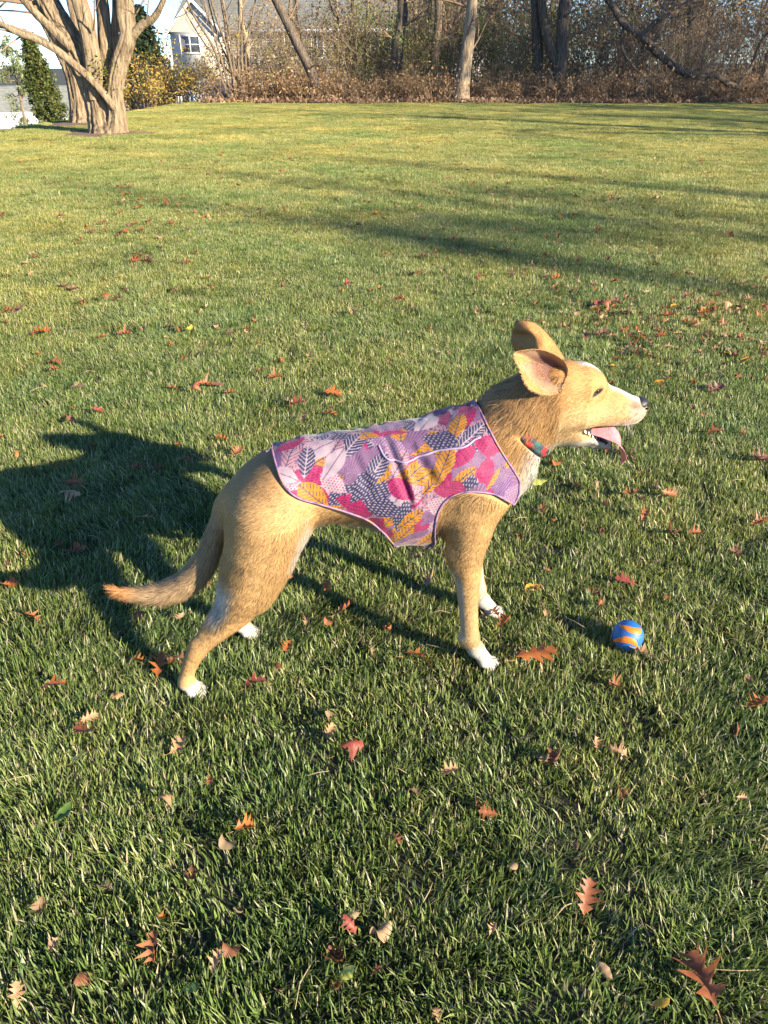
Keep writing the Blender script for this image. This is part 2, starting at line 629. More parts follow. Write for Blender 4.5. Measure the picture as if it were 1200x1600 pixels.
def ridged_trunk(pl, per, sides, seed, ridges=0.115):
    """furrowed trunk: long bark ridges that wander and fork"""
    P = catmull([p[:3] for p in pl], per)
    rad = catmull([(p[3], 0, 0) for p in pl], per)[:, 0]
    V, Q_, T_ = tube_arrays(P, rad, sides, 0.0)
    n = len(P)
    a = np.linspace(0, 2 * np.pi, sides, endpoint=False)
    A, Z = np.meshgrid(a, np.cumsum(np.concatenate([[0], np.linalg.norm(np.diff(P, axis=0), axis=1)])))
    tw = A * 9 + 1.2 * np.sin(Z * 2.2 + seed) + 0.9 * np.sin(Z * 5.0 + A * 2 + seed)
    tw2 = A * 17 + 1.5 * np.sin(Z * 3.1 + 2 * seed)
    g = 0.6 * np.abs(np.sin(tw / 2)) + 0.4 * np.abs(np.sin(tw2 / 2))
    rn = np.random.default_rng(int(seed * 7) + 3)
    g = g + 0.35 * (rn.random(g.shape) - 0.5) * (np.abs(np.sin(tw)) > 0.4)
    sc = 1 + ridges * 2 * (g - 0.55)
    C = np.repeat(P[:, None, :], sides, 1)
    body_ = V[:n * sides].reshape(n, sides, 3)
    V[:n * sides] = (C + (body_ - C) * sc[..., None]).reshape(-1, 3)
    return V, Q_, T_


# ------------------------------------------------------------------ the two old many-stemmed trees on the crest
br = np.random.default_rng(77)


def lim(Y, pts, dy=0.0):
    """(x, z, radius) points -> (x, y, z, radius), wandering in depth"""
    return [(x, Y + dy * k, z, r_) for k, (x, z, r_) in enumerate(pts)]


def carry_on(pl, length, r):
    """continue a limb upwards beyond what the last points give"""
    a, b_ = np.array(pl[-2][:3]), np.array(pl[-1][:3])
    d = (b_ - a) / np.linalg.norm(b_ - a)
    out = list(pl)
    p, rr_ = b_, pl[-1][3]
    for k in range(4):
        d = d + r.normal(0, 0.10, 3) + np.array([0, 0, 0.22])
        d /= np.linalg.norm(d)
        p = p + d * length / 4
        rr_ *= 0.78
        out.append((*p, rr_))
    return out


tree_a = link('old_tree', None)
tag(tree_a, 'old forked tree with furrowed tan bark at the lawn crest, low limb reaching out', 'tree', 'old trees on the crest')
tree_b = link('old_tree', None)
tag(tree_b, 'old leaning tree with grey-tan trunk standing behind the forked tree', 'tree', 'old trees on the crest')
Y0 = 15.9
A_main = carry_on(lim(Y0, [(-5.12, -0.20, 0.46), (-5.15, -0.02, 0.36), (-5.20, 0.18, 0.265), (-5.25, 0.60, 0.240), (-5.40, 1.10, 0.235), (-5.62, 1.54, 0.205), (-5.87, 2.05, 0.185)], 0.03), 3.0, br)
A_right = carry_on(lim(Y0 - 0.10, [(-4.98, -0.20, 0.29), (-4.95, -0.02, 0.22), (-4.88, 0.29, 0.155), (-4.85, 0.70, 0.145), (-4.69, 1.10, 0.142), (-4.51, 1.44, 0.135), (-4.43, 1.72, 0.112), (-4.38, 2.05, 0.09)], 0.0), 2.6, br)
V1, Q1, T1 = ridged_trunk(A_main, 10, 96, 1.0)
link('trunk', new_mesh('old_tree_trunk', V1, [Q1, T1], smooth=True), M_bark_old, tree_a)
V1, Q1, T1 = ridged_trunk(A_right, 10, 64, 2.0)
link('trunk', new_mesh('old_tree_stem', V1, [Q1, T1], smooth=True), M_bark_old, tree_a)
A_limbs = [('limb', carry_on(lim(Y0 - 0.05, [(-5.24, 0.55, 0.14), (-5.17, 1.10, 0.155), (-5.16, 1.59, 0.140), (-5.21, 2.05, 0.125)], -0.04), 2.6, br), 6),
           ('limb', carry_on(lim(Y0 + 0.10, [(-5.05, 0.90, 0.12), (-4.96, 1.49, 0.118), (-4.94, 2.05, 0.105)], 0.06), 2.6, br), 6),
           ('limb', carry_on(lim(Y0 + 0.15, [(-4.84, 0.85, 0.06), (-4.80, 1.49, 0.066), (-4.70, 2.05, 0.062)], 0.05), 2.0, br), 6),
           ('limb', carry_on(lim(Y0 - 0.10, [(-4.54, 1.38, 0.085), (-4.20, 1.68, 0.066), (-3.95, 1.79, 0.055), (-3.73, 2.05, 0.040)], -0.05), 1.6, br), 6),
           ('limb', carry_on(lim(Y0 - 0.12, [(-4.51, 1.45, 0.090), (-4.52, 1.77, 0.082), (-4.49, 2.05, 0.075)], -0.03), 2.0, br), 6),
           ('low_limb', lim(Y0 - 0.20, [(-4.86, 0.40, 0.070), (-5.09, 0.75, 0.064), (-5.46, 1.13, 0.062), (-5.82, 1.40, 0.056), (-6.24, 1.56, 0.048), (-6.69, 1.78, 0.034), (-7.2, 1.90, 0.018)], -0.06), 8),
           ('limb', carry_on(lim(Y0 - 0.05, [(-5.50, 1.34, 0.09), (-5.91, 1.77, 0.067), (-6.12, 2.05, 0.055)], -0.08), 2.0, br), 6)]
limbs('old_tree', tree_a, A_limbs, M_bark_old, 18, 0.10, 5)
Y1 = 18.6
B_main = carry_on(lim(Y1, [(-6.49, -0.35, 0.46), (-6.49, -0.06, 0.36), (-6.51, 0.10, 0.250), (-6.48, 0.50, 0.228), (-6.50, 0.98, 0.232), (-6.64, 1.44, 0.240), (-6.87, 1.94, 0.205), (-7.03, 2.21, 0.185)], 0.02), 3.2, br)
V1, Q1, T1 = ridged_trunk(B_main, 10, 84, 4.0)
link('trunk', new_mesh('old_tree_trunk', V1, [Q1, T1], smooth=True), M_bark_old, tree_b)
limbs('old_tree', tree_b, [('limb', carry_on(lim(Y1, [(-6.45, 1.05, 0.15), (-6.30, 1.66, 0.130), (-6.32, 2.21, 0.115)], 0.05), 2.6, br), 6)], M_bark_old, 18, 0.10, 9)
for t_, starts in ((tree_a, [((-5.9, 15.8, 1.45), (-1, -0.3, 0.3), 1.5, 0.03), ((-6.4, 15.6, 1.62), (-0.8, -0.5, 0.2), 1.2, 0.022), ((-6.6, 15.6, 1.74), (-1, 0.1, -0.3), 0.9, 0.016), ((-3.95, 15.75, 1.8), (0.7, -0.3, 0.8), 0.9, 0.025),
                             ((-5.0, 15.6, 1.6), (0.3, -0.6, 0.9), 0.9, 0.018), ((-4.4, 15.8, 1.7), (0.6, -0.3, 0.7), 0.8, 0.02), ((-5.87, 16.1, 2.0), (-0.9, -0.3, 0.1), 1.6, 0.035), ((-6.1, 15.7, 2.0), (-1, -0.1, 0.0), 1.5, 0.03),
                             ((-6.0, 15.6, 1.5), (-0.9, -0.2, 0.6), 1.3, 0.022), ((-6.2, 15.6, 1.55), (-0.7, -0.4, -0.3), 0.9, 0.016), ((-6.9, 15.55, 1.8), (-0.9, -0.2, 0.2), 0.9, 0.014), ((-6.5, 15.6, 1.7), (-0.3, -0.2, 0.9), 0.9, 0.016),
                             ((-5.9, 16.1, 1.9), (-1, -0.2, -0.1), 1.5, 0.022), ((-4.1, 15.7, 1.72), (0.5, -0.3, 0.9), 0.8, 0.016), ((-5.87, 16.1, 3.6), (-0.4, -0.5, 0.8), 2.6, 0.07), ((-5.2, 15.7, 3.9), (0.1, -0.4, 0.8), 2.4, 0.06), ((-4.6, 16.0, 3.6), (0.5, 0.2, 0.8), 2.2, 0.05)]),
                    (tree_b, [((-7.0, 18.7, 2.2), (-0.9, -0.2, 0.3), 1.6, 0.04), ((-6.3, 18.7, 2.3), (0.4, 0, 0.9), 1.5, 0.04), ((-7.3, 18.7, 3.8), (-0.4, 0, 0.9), 2.4, 0.07)])):
    mb = MB()
    for st_, d_, ln_, r_ in starts:
        grow(mb, st_, d_, ln_, r_, 3, br, 5, 0.01, 0.75, (2, 4))
    link('twigs', mb.mesh('old_tree_twigs', True), M_twig, t_)
# sprouting leaf tufts on the fork
mb = MB()
Vl, Ql, Cl = leaf_cards([(-4.95 + br.normal(0, 0.10), 15.62 + br.normal(0, 0.04), 1.0 + br.normal(0, 0.16)) for _ in range(45)], br, 0.035, 2, 0.05, ((0.22, 0.22, 0.04), (0.30, 0.27, 0.06)))
link('sprouts', new_mesh('old_tree_sprouts', Vl, Ql, Cl), M_foliage, tree_a)
# bare earth round the roots
M_earth = mat_noise('bare_earth', [(0.3, (0.13, 0.075, 0.045)), (0.6, (0.22, 0.135, 0.080)), (0.8, (0.14, 0.12, 0.05))], 6.0, 0.95, 0.6, 0.02)
for (cx, cy, rx) in ((-5.0, 15.75, 1.05), (-6.45, 18.4, 0.9)):
    a = np.linspace(0, 2 * np.pi, 40, endpoint=False)
    Vd = [(cx, cy, float(terrain(cx, cy)) + 0.045)]
    for f_, h_ in ((0.5, 0.03), (1.0, 0.004)):
        for q in a:
            rr_ = rx * f_ * (1 + 0.14 * math.sin(3 * q + cx) + 0.08 * math.sin(7 * q))
            x_, y_ = cx + rr_ * math.cos(q) * 1.25, cy + rr_ * math.sin(q)
            Vd.append((x_, y_, float(terrain(x_, y_)) + h_))
    Td = [(0, 1 + k, 1 + (k + 1) % 40) for k in range(40)]
    Qd = [(1 + k, 41 + k, 41 + (k + 1) % 40, 1 + (k + 1) % 40) for k in range(40)]
    e_ = link('bare_earth', new_mesh('bare_earth', np.array(Vd), [np.array(Td), np.array(Qd)], smooth=True), M_earth)
    tag(e_, kind='structure')

# ------------------------------------------------------------------ the woodland edge: trunks
def wood_tree(name, base, top, r0, mat, label, seed, height=7.5, group=None, fork=None, roots=0.5):
    """base (x, y), lean as top offset at 3 m, radius at breast height"""
    r = np.random.default_rng(seed)
    x, y = base
    z0 = float(terrain(x, y))
    t = link(name, None, loc=(x, y, z0))
    tag(t, label, 'tree', group)
    pl = [(0, 0, -0.15, r0 * 1.7), (0, 0, 0.05, r0 * 1.35), (top[0] * 0.12, top[1] * 0.12, 0.4, r0 * 1.06)]
    for q in (1.0, 1.7, 2.4, 3.2, 4.4, 6.0, height):
        pl.append((top[0] * q / 3 + r.normal(0, 0.03), top[1] * q / 3 + r.normal(0, 0.03), q, r0 * (1 - 0.75 * q / height)))
    V, Q_, T_ = ridged_trunk(pl, 4, 22, seed, 0.09)
    link('trunk', new_mesh('wood_trunk', V, [Q_, T_], smooth=True), mat, t)
    mb = MB()
    for _ in range(9):
        q = r.uniform(0.9, 6.5)
        a = r.uniform(0, 6.28)
        grow(mb, (top[0] * q / 3, top[1] * q / 3, q), (math.cos(a), math.sin(a), r.uniform(0.1, 0.9)), r.uniform(0.8, 2.4) * (0.6 if q < 2.5 else 1), r0 * 0.22, 2, r, 4, 0.0, 0.8, (2, 4))
    link('branches', mb.mesh('wood_branches', True), M_twig, t)
    if fork is not None:
        Pf = [(0, 0, fork[2], r0 * 0.8), (fork[0] * 0.4, fork[1] * 0.4, fork[2] + 0.5, r0 * 0.75), (fork[0], fork[1], fork[2] + 1.6, r0 * 0.6), (fork[0] * 1.5, fork[1] * 1.6, fork[2] + 3.5, r0 * 0.35)]
        V, Q_, T_ = ridged_trunk(Pf, 5, 18, seed + 1, 0.09)
        link('fork', new_mesh('wood_fork', V, [Q_, T_], smooth=True), mat, t)
    return t


EDGE = 'trees along the woodland edge'
wood_tree('woodland_tree', (2.50, 28.3), (0.22, 0.0), 0.215, M_bark_pale, 'straight pale-barked trunk at the very edge of the wood, lit by the sun', 1, group=EDGE)
wood_tree('woodland_tree', (0.30, 30.0), (0.30, 0.0), 0.225, M_bark_dark, 'dark upright trunk with a pale sunlit foot at the woodland edge', 2, group=EDGE)
wood_tree('woodland_tree', (-2.00, 28.6), (-1.42, 0.1), 0.165, M_bark_dark, 'dark trunk leaning steeply out of the brambles towards the house', 3, group=EDGE)
wood_tree('woodland_tree', (-4.65, 30.2), (-0.02, 0.0), 0.125, M_bark_pale, 'slender straight tan trunk beside the many-stemmed saplings', 4, group=EDGE)
wood_tree('woodland_tree', (1.75, 30.6), (0.05, 0.0), 0.17, M_bark_brown, 'reddish brown vine-clad trunk between the dark trunk and the pale trunk', 5, group=EDGE)
wood_tree('woodland_tree', (2.05, 31.3), (0.55, 0.2), 0.12, M_bark_brown, 'thin brown trunk leaning behind the vine-clad trunk', 6, group=EDGE)
wood_tree('woodland_tree', (5.35, 30.0), (-0.42, 0.1), 0.20, M_bark_dark, 'dark trunk leaning away from its forked neighbour', 7, group=EDGE)
wood_tree('woodland_tree', (5.95, 29.6), (-0.10, 0.0), 0.24, M_bark_dark, 'dark forked trunk spreading into two stems low down', 8, group=EDGE, fork=(-0.75, 0.1, 0.75))
wood_tree('woodland_tree', (8.70, 31.5), (1.15, 0.3), 0.22, M_bark_dark, 'shaded trunk slanting behind the arching branch', 9, group=EDGE)
wood_tree('woodland_tree', (3.95, 32.5), (0.1, 0.0), 0.15, M_bark_brown, 'brown trunk set back behind the sunny leaf litter', 10, group=EDGE)
wood_tree('woodland_tree', (11.0, 32.0), (-0.25, 0.0), 0.20, M_bark_dark, 'dark trunk deep in the shaded thicket', 11, group=EDGE)
wood_tree('woodland_tree', (-1.20, 32.5), (0.10, 0.0), 0.09, M_bark_dark, 'thin dark sapling in front of the house eaves', 12, group=EDGE, fork=(-0.8, 0, 1.7))
r_ = np.random.default_rng(41)
for k, (x_, y_, lx) in enumerate(((-3.55, 32.2, 0.25), (-2.9, 33.0, -0.3), (-0.75, 31.4, 0.2), (-1.9, 34.5, 0.1), (-5.6, 33.0, -0.2), (0.95, 33.0, -0.15))):
    wood_tree('background_tree', (x_, y_), (lx, 0.1), r_.uniform(0.05, 0.09), [M_bark_brown, M_bark_pale][k % 2], 'slim bare tree standing between the lawn and the house', 160 + k, group='slim trees before the house')
for k in range(34):
    x_, y_ = r_.uniform(0.5, 26), r_.uniform(33, 46)
    wood_tree('background_tree', (x_, y_), (r_.normal(0, 0.3), r_.normal(0, 0.2)), r_.uniform(0.07, 0.17), [M_bark_dark, M_bark_brown, M_bark_brown][k % 3], 'bare brown tree deep inside the wood', 60 + k, group='trees inside the wood')
# saplings that rise in a fan from one stool
M_bark_sap = bark('bark_sapling', (0.075, 0.052, 0.035), (0.19, 0.14, 0.092), (0.29, 0.225, 0.155), 9)
sap = link('sapling_clump', None, loc=(-4.75, 28.6, float(terrain(-4.75, 28.6))))
tag(sap, 'clump of thin tan stems fanning up from one base before the house', 'tree')
for k, (dx, r0_) in enumerate(((-1.30, 0.055), (-0.95, 0.05), (-0.62, 0.06), (-0.35, 0.045), (-0.75, 0.04), (0.10, 0.05), (0.38, 0.055), (0.70, 0.04), (-1.7, 0.03))):
    pl = [(0.06 * k - 0.25, 0.03 * (k % 3), -0.05, r0_ * 1.25), (0.06 * k - 0.25 + dx * 0.16, 0.03 * k, 0.6, r0_), (dx * 0.55, 0.05 * k, 1.5, r0_ * 0.85), (dx * 0.95, 0.06 * k, 2.7, r0_ * 0.7), (dx * 1.25, 0.06 * k, 4.2, r0_ * 0.35)]
    pl = [(a_[0] + r_.normal(0, 0.06) * (q_ > 0), a_[1], a_[2], a_[3] * 0.78) for q_, a_ in enumerate(pl)]
    P = catmull([p[:3] for p in pl], 5)
    rad_ = catmull([(p[3], 0, 0) for p in pl], 5)[:, 0]
    V_, Q_, T_ = tube_arrays(P, rad_, 8, 0.05, k)
    link('stem', new_mesh('sapling_stem', V_, [Q_, T_], smooth=True), M_bark_sap, sap)
mb = MB()
tips = []
for k in range(26):
    q = r_.uniform(0.5, 3.2)
    grow(mb, (r_.normal(-0.3, 0.35) * q / 1.4, r_.uniform(-0.2, 0.4), q), (r_.normal(0, 0.7), r_.normal(0, 0.5), 0.8), r_.uniform(0.5, 1.3), 0.014, 2, r_, 4, 0, 0.8, (2, 3), tips)
link('twigs', mb.mesh('sapling_twigs', True), M_twig_grey, sap)
sel = [tips[i] for i in r_.integers(0, len(tips), 260)]
V_, Q_, C_ = leaf_cards(sel, r_, 0.045, 1, 0.06, ((0.42, 0.33, 0.04), (0.36, 0.28, 0.05)))
link('leaves', new_mesh('sapling_leaves', V_, Q_, C_), M_foliage, sap)
# the branch that arches down out of the wood to the ground, and a broken pale stump
arch = link('fallen_branch', None)
tag(arch, 'long dark branch arching down from the wood to the edge of the lawn', 'branch')
pl = [(7.05, 30.0, 3.1, 0.10), (7.35, 29.7, 2.7, 0.105), (7.75, 29.5, 2.2, 0.11), (8.3, 29.2, 1.85, 0.12), (8.9, 29.0, 1.35, 0.12), (9.5, 28.9, 0.95, 0.11), (10.1, 28.8, 0.72, 0.095), (10.8, 28.7, 0.72, 0.09), (11.4, 28.7, 0.45, 0.085), (12.2, 28.8, 0.50, 0.06), (12.9, 29.0, 0.75, 0.04)]
limbs('fallen_branch', arch, [('limb', pl, 6), ('side_branch', [(8.3, 29.2, 1.85, 0.07), (8.75, 29.2, 2.25, 0.06), (9.5, 29.3, 2.65, 0.045), (10.2, 29.4, 3.3, 0.03)], 6),
                              ('side_branch', [(11.5, 28.7, 0.42, 0.06), (11.9, 28.8, 1.0, 0.05), (12.1, 28.9, 1.7, 0.045), (12.6, 28.9, 2.4, 0.03)], 6),
                              ('side_branch', [(7.75, 29.5, 2.2, 0.05), (7.8, 29.4, 1.5, 0.04), (8.3, 29.3, 0.9, 0.03)], 5)], M_bark_dark, 10, 0.10, 3)
stump = wood_tree('broken_trunk', (12.95, 30.2), (0.15, 0), 0.17, M_bark_pale, 'pale broken trunk standing in the shaded thicket', 33, height=6.1)

# ------------------------------------------------------------------ shrubs and undergrowth
def shrub_meshes(seed, height, stems, leafn, colours, lsize, spread=0.55, depth=2, droop=0.0):
    r = np.random.default_rng(seed)
    mb = MB()
    tips = []
    for _ in range(stems):
        a = r.uniform(0, 6.28)
        q = r.uniform(0, 0.35)
        grow(mb, (q * math.cos(a), q * math.sin(a), -0.05), (math.cos(a) * spread * r.uniform(0.3, 1.3), math.sin(a) * spread * r.uniform(0.3, 1.3), 1), height * r.uniform(0.6, 1.05), 0.016 * r.uniform(0.7, 1.5), depth, r, 4, droop, 0.65, (3, 5), tips)
    tw = mb.mesh('shrub_twigs', True)
    lv = None
    if leafn:
        sel = [tips[i] for i in r.integers(0, len(tips), leafn)]
        V, Q_, C_ = leaf_cards(sel, r, lsize, 1, 0.09, colours)
        lv = new_mesh('shrub_leaves', V, Q_, C_)
    return tw, lv


BROWN = ((0.32, 0.190, 0.090), (0.43, 0.28, 0.14), (0.24, 0.145, 0.075))
OLIVE = ((0.22, 0.22, 0.065), (0.31, 0.27, 0.085), (0.28, 0.19, 0.09))
GOLDC = ((0.46, 0.31, 0.06), (0.36, 0.30, 0.07), (0.40, 0.22, 0.07))
GREENC = ((0.15, 0.21, 0.04), (0.22, 0.26, 0.06), (0.10, 0.16, 0.03))
kinds = {'thicket': [shrub_meshes(200 + i, 2.6, 15, 420, BROWN, 0.045, 0.5, 2) for i in range(4)],
         'olive': [shrub_meshes(230 + i, 2.0, 13, 900, OLIVE, 0.045, 0.6, 2) for i in range(2)],
         'low': [shrub_meshes(240 + i, 1.0, 16, 420, BROWN, 0.045, 0.9, 2, 0.08) for i in range(3)],
         'gold': [shrub_meshes(250 + i, 1.45, 18, 2600, GOLDC, 0.045, 0.6, 2) for i in range(2)],
         'green': [shrub_meshes(260, 3.2, 10, 1500, GREENC, 0.05, 0.5, 2)]}


def put_shrub(kind, v, x, y, s, label, group, name='shrub', mat=None, rz=None):
    tw, lv = kinds[kind][v % len(kinds[kind])]
    o = link(name, None, loc=(x, y, float(terrain(x, y))), rot=(0, 0, r_.uniform(0, 6.28) if rz is None else rz), scl=s)
    tag(o, label, 'shrub', group)
    link('twigs', tw, mat or M_twig_grey, o)
    if lv is not None:
        link('leaves', lv, M_foliage, o)
    return o


put_shrub('gold', 0, -8.5, 30.4, (1.3, 1.2, 1.02), 'bronze and gold leaved bush next to the white fence end', 'golden bushes on the crest', 'golden_bush')
put_shrub('gold', 1, -7.25, 31.2, (1.25, 1.2, 1.05), 'yellow-green leaved bush in front of the house gable', 'golden bushes on the crest', 'golden_bush')
put_shrub('gold', 1, -6.35, 30.9, (1.0, 1.0, 0.80), 'low yellow-olive bush at the end of the white fence', 'golden bushes on the crest', 'golden_bush', rz=4.0)
put_shrub('gold', 0, -9.3, 32.0, (0.9, 0.9, 0.85), 'rusty leaved bush partly behind the old forked tree', 'golden bushes on the crest', 'golden_bush', rz=2.0)
for k, (x_, y_, s_, v_) in enumerate(((-3.6, 29.6, 0.75, 0), (-2.9, 30.4, 0.8, 1), (-1.3, 29.5, 0.7, 0), (-0.5, 30.2, 0.75, 1), (-5.7, 30.8, 0.6, 1), (-2.1, 32.4, 0.95, 0), (-1.0, 32.6, 1.0, 1), (-4.4, 31.6, 0.95, 0), (0.0, 31.2, 1.0, 1), (1.0, 30.4, 0.8, 0), (0.9, 29.4, 0.5, 1), (3.7, 30.0, 0.75, 1), (4.6, 30.6, 0.9, 0), (10.0, 30.0, 0.8, 1))):
    put_shrub('olive', v_, x_, y_, s_, 'olive-leaved shrub tangled among the trunks of the woodland edge', 'olive shrubs along the woodland edge')
for k, (x_, y_, s_) in enumerate(((-3.9, 31.0, 0.95), (-3.2, 32.0, 1.1), (-2.6, 31.2, 0.95), (-1.7, 31.6, 1.05), (-0.9, 31.0, 0.95), (-0.2, 32.0, 1.1), (-4.6, 32.5, 1.05), (-3.6, 33.5, 1.2), (-2.4, 33.0, 1.2), (-1.4, 33.6, 1.25), (-0.6, 33.2, 1.2), (0.2, 34.0, 1.25), (-5.2, 33.6, 1.0), (-6.0, 34.5, 1.0))):
    put_shrub('thicket', k, x_, y_, s_, 'bare brown thicket shrub screening the house', 'thicket shrubs before the house', 'thicket_shrub')
put_shrub('green', 0, 0.55, 31.0, 0.9, 'tall shrub with fresh green leaves behind the dark upright trunk', 'green shrubs in the wood', 'green_shrub')
put_shrub('green', 0, -0.55, 32.2, 0.85, 'green-leaved shrub in front of the pale house wall', 'green shrubs in the wood', 'green_shrub', rz=1.0)
for x_, y_, s_, rz_ in ((1.35, 30.2, 0.7, 0.5), (4.3, 31.2, 0.85, 2.2), (-0.1, 30.6, 0.65, 4.1), (6.9, 31.5, 0.8, 1.7)):
    put_shrub('green', 0, x_, y_, s_, 'thin green-leaved shrub among the brown thicket', 'green shrubs among the thicket', 'green_shrub', rz=rz_)
put_shrub('green', 0, 3.0, 32.4, 0.9, 'green-leaved shrub behind the pale sunlit trunk', 'green shrubs in the wood', 'green_shrub', rz=3.0)
for k in range(44):
    x_ = 0.2 + 17 * (k + r_.uniform(0, 1)) / 44
    y_ = r_.uniform(30.3, 35) if x_ < 6 else r_.uniform(29.6, 34)
    put_shrub('thicket', k, x_, y_, r_.uniform(0.8, 1.25), 'bare brown thicket shrub with a few dead leaves inside the wood', 'brown thicket shrubs of the wood', 'thicket_shrub', M_twig if k % 2 else M_twig_grey)
for k, (x_, y_, s_) in enumerate(((-4.7, 29.0, 1.0), (-4.0, 29.3, 1.2), (-3.4, 29.0, 1.1), (-2.8, 29.4, 1.2), (-2.3, 29.0, 0.9), (-1.5, 29.1, 1.1))):
    put_shrub('low', k + 1, x_, y_, s_, 'purplish brown brush heaped round the foot of the sapling clump', 'brush round the sapling clump', 'brush', M_twig)
for k in range(40):
    x_ = -5.2 + 18.5 * (k + r_.uniform(0, 1)) / 40
    put_shrub('low', k, x_, r_.uniform(28.1, 30.0), r_.uniform(0.65, 1.15), 'low arching bramble of dry brown stems along the wood edge', 'low brambles along the wood edge', 'bramble', M_twig if k % 2 else M_twig_grey)
# leaf litter under the wood, and the brown mass of the wood farther back
NL = 15000
lp = np.stack([r_.uniform(-5.8, 20, NL), 28.35 + r_.normal(0, 1.1, NL), np.zeros(NL)], -1)
lp[:, 1] = np.where(lp[:, 1] < 27.6, 55.2 - lp[:, 1], lp[:, 1])
lp[:, 1] += 0.30 * np.sin(lp[:, 0] * 1.3) + 0.2 * np.sin(lp[:, 0] * 3.7)
lp[:, 2] = terrain(lp[:, 0], lp[:, 1]) + np.abs(r_.normal(0, 0.07, NL)) + 0.02
V_, Q_, C_ = leaf_cards(lp, r_, 0.055, 1, 0.01, ((0.33, 0.215, 0.135), (0.42, 0.29, 0.18), (0.24, 0.15, 0.095), (0.34, 0.19, 0.10)))
lit = link('leaf_litter', new_mesh('leaf_litter', V_, Q_, C_), M_foliage)
tag(lit, 'dry brown leaf litter banked along the foot of the wood', 'leaf litter', kind='stuff')
mb = MB()
tips = []
for k in range(430):
    x_, y_ = r_.uniform(1.0, 36), r_.uniform(34.5, 52)
    z_ = float(terrain(x_, y_))
    grow(mb, (x_, y_, z_), (r_.normal(0, 0.35), r_.normal(0, 0.35), 1), r_.uniform(2.4, 5.0), 0.03, 2, r_, 3, 0, 0.7, (3, 4), tips)
fw = link('woods', mb.mesh('woods', True), M_bark_dark)  # dark bark tone paints shaded gaps into the deep wood
tag(fw, 'brown tangle of bare woodland deep behind the shrubs', 'woods', kind='stuff')
sel = [tips[i] for i in r_.integers(0, len(tips), 60000)]
V_, Q_, C_ = leaf_cards(sel, r_, 0.095, 1, 0.28, tuple(tuple(0.45 * v for v in q) for q in BROWN + BROWN + OLIVE))  # leaf colours scaled down, shade of the deep wood put into them
fl_ = link('dead_leaves', new_mesh('wood_foliage', V_, Q_, C_), M_foliage, fw)
fl_['kind'] = 'stuff'

# ------------------------------------------------------------------ evergreens beyond the crest
def conifer(name, x, y, h, w, label, seed, colours, lean=0.0, tight=1.0, n=2600, size=0.07):
    r = np.random.default_rng(seed)
    z0 = float(terrain(x, y))
    o = link(name, None, loc=(x, y, z0), rot=(0, lean, 0))
    tag(o, label, 'tree', 'evergreens beyond the crest')
    V, Q_, T_ = tube_arrays([(0, 0, -0.1), (0, 0, h * 0.5), (0, 0, h * 0.97)], [w * 0.07, w * 0.05, 0.01], 8)
    link('trunk', new_mesh('conifer_trunk', V, [Q_, T_], smooth=True), M_bark_brown, o)
    P, mb = [], MB()
    for k in range(n // 26):
        q = r.uniform(0.04, 0.99) ** 0.85
        a = r.uniform(0, 6.28)
        rad_ = w * (1 - q) ** (0.6 * tight) * r.uniform(0.55, 1.05) * (0.55 + 0.45 * min(1, q * 6))
        p0, p1 = np.array([0, 0, q * h]), np.array([math.cos(a) * rad_, math.sin(a) * rad_, q * h + rad_ * (0.35 if tight > 0.9 else 0.05)])
        V, Q_, T_ = tube_arrays([p0, (p0 + p1) / 2, p1], [0.012, 0.008, 0.003], 3)
        mb.add(V, Q_, T_)
        for _ in range(26):
            f = r.uniform(0.35, 1.05) ** 0.6
            P.append(p0 + (p1 - p0) * f + r.normal(0, 0.055 * w, 3))
    link('branches', mb.mesh('conifer_branches', True), M_twig, o)
    V, Q_, C_ = leaf_cards(P, r, size, 2, 0.04, colours)
    link('crown', new_mesh('conifer_crown', V, Q_, C_), M_foliage, o)


conifer('arborvitae', -9.95, 26.0, 2.75, 0.62, 'dense dark green arborvitae leaning beside the old tree', 81, ((0.075, 0.10, 0.025), (0.15, 0.155, 0.04), (0.05, 0.07, 0.02)), -0.12, 1.0, 7000, 0.05)
conifer('pine', -12.5, 30.0, 3.6, 0.9, 'open blue-green pine in front of the white fence', 82, ((0.20, 0.24, 0.10), (0.27, 0.29, 0.13), (0.14, 0.18, 0.08)), 0.0, 0.75, 1500, 0.05)
conifer('spruce', -10.2, 38.0, 4.4, 1.5, 'dark spruce rising behind the old trees', 83, ((0.030, 0.050, 0.022), (0.045, 0.07, 0.028)), 0.0, 1.1, 8000, 0.09)

# ------------------------------------------------------------------ white fences
M_vinyl = plain('white_vinyl', (0.78, 0.78, 0.76), 0.45)


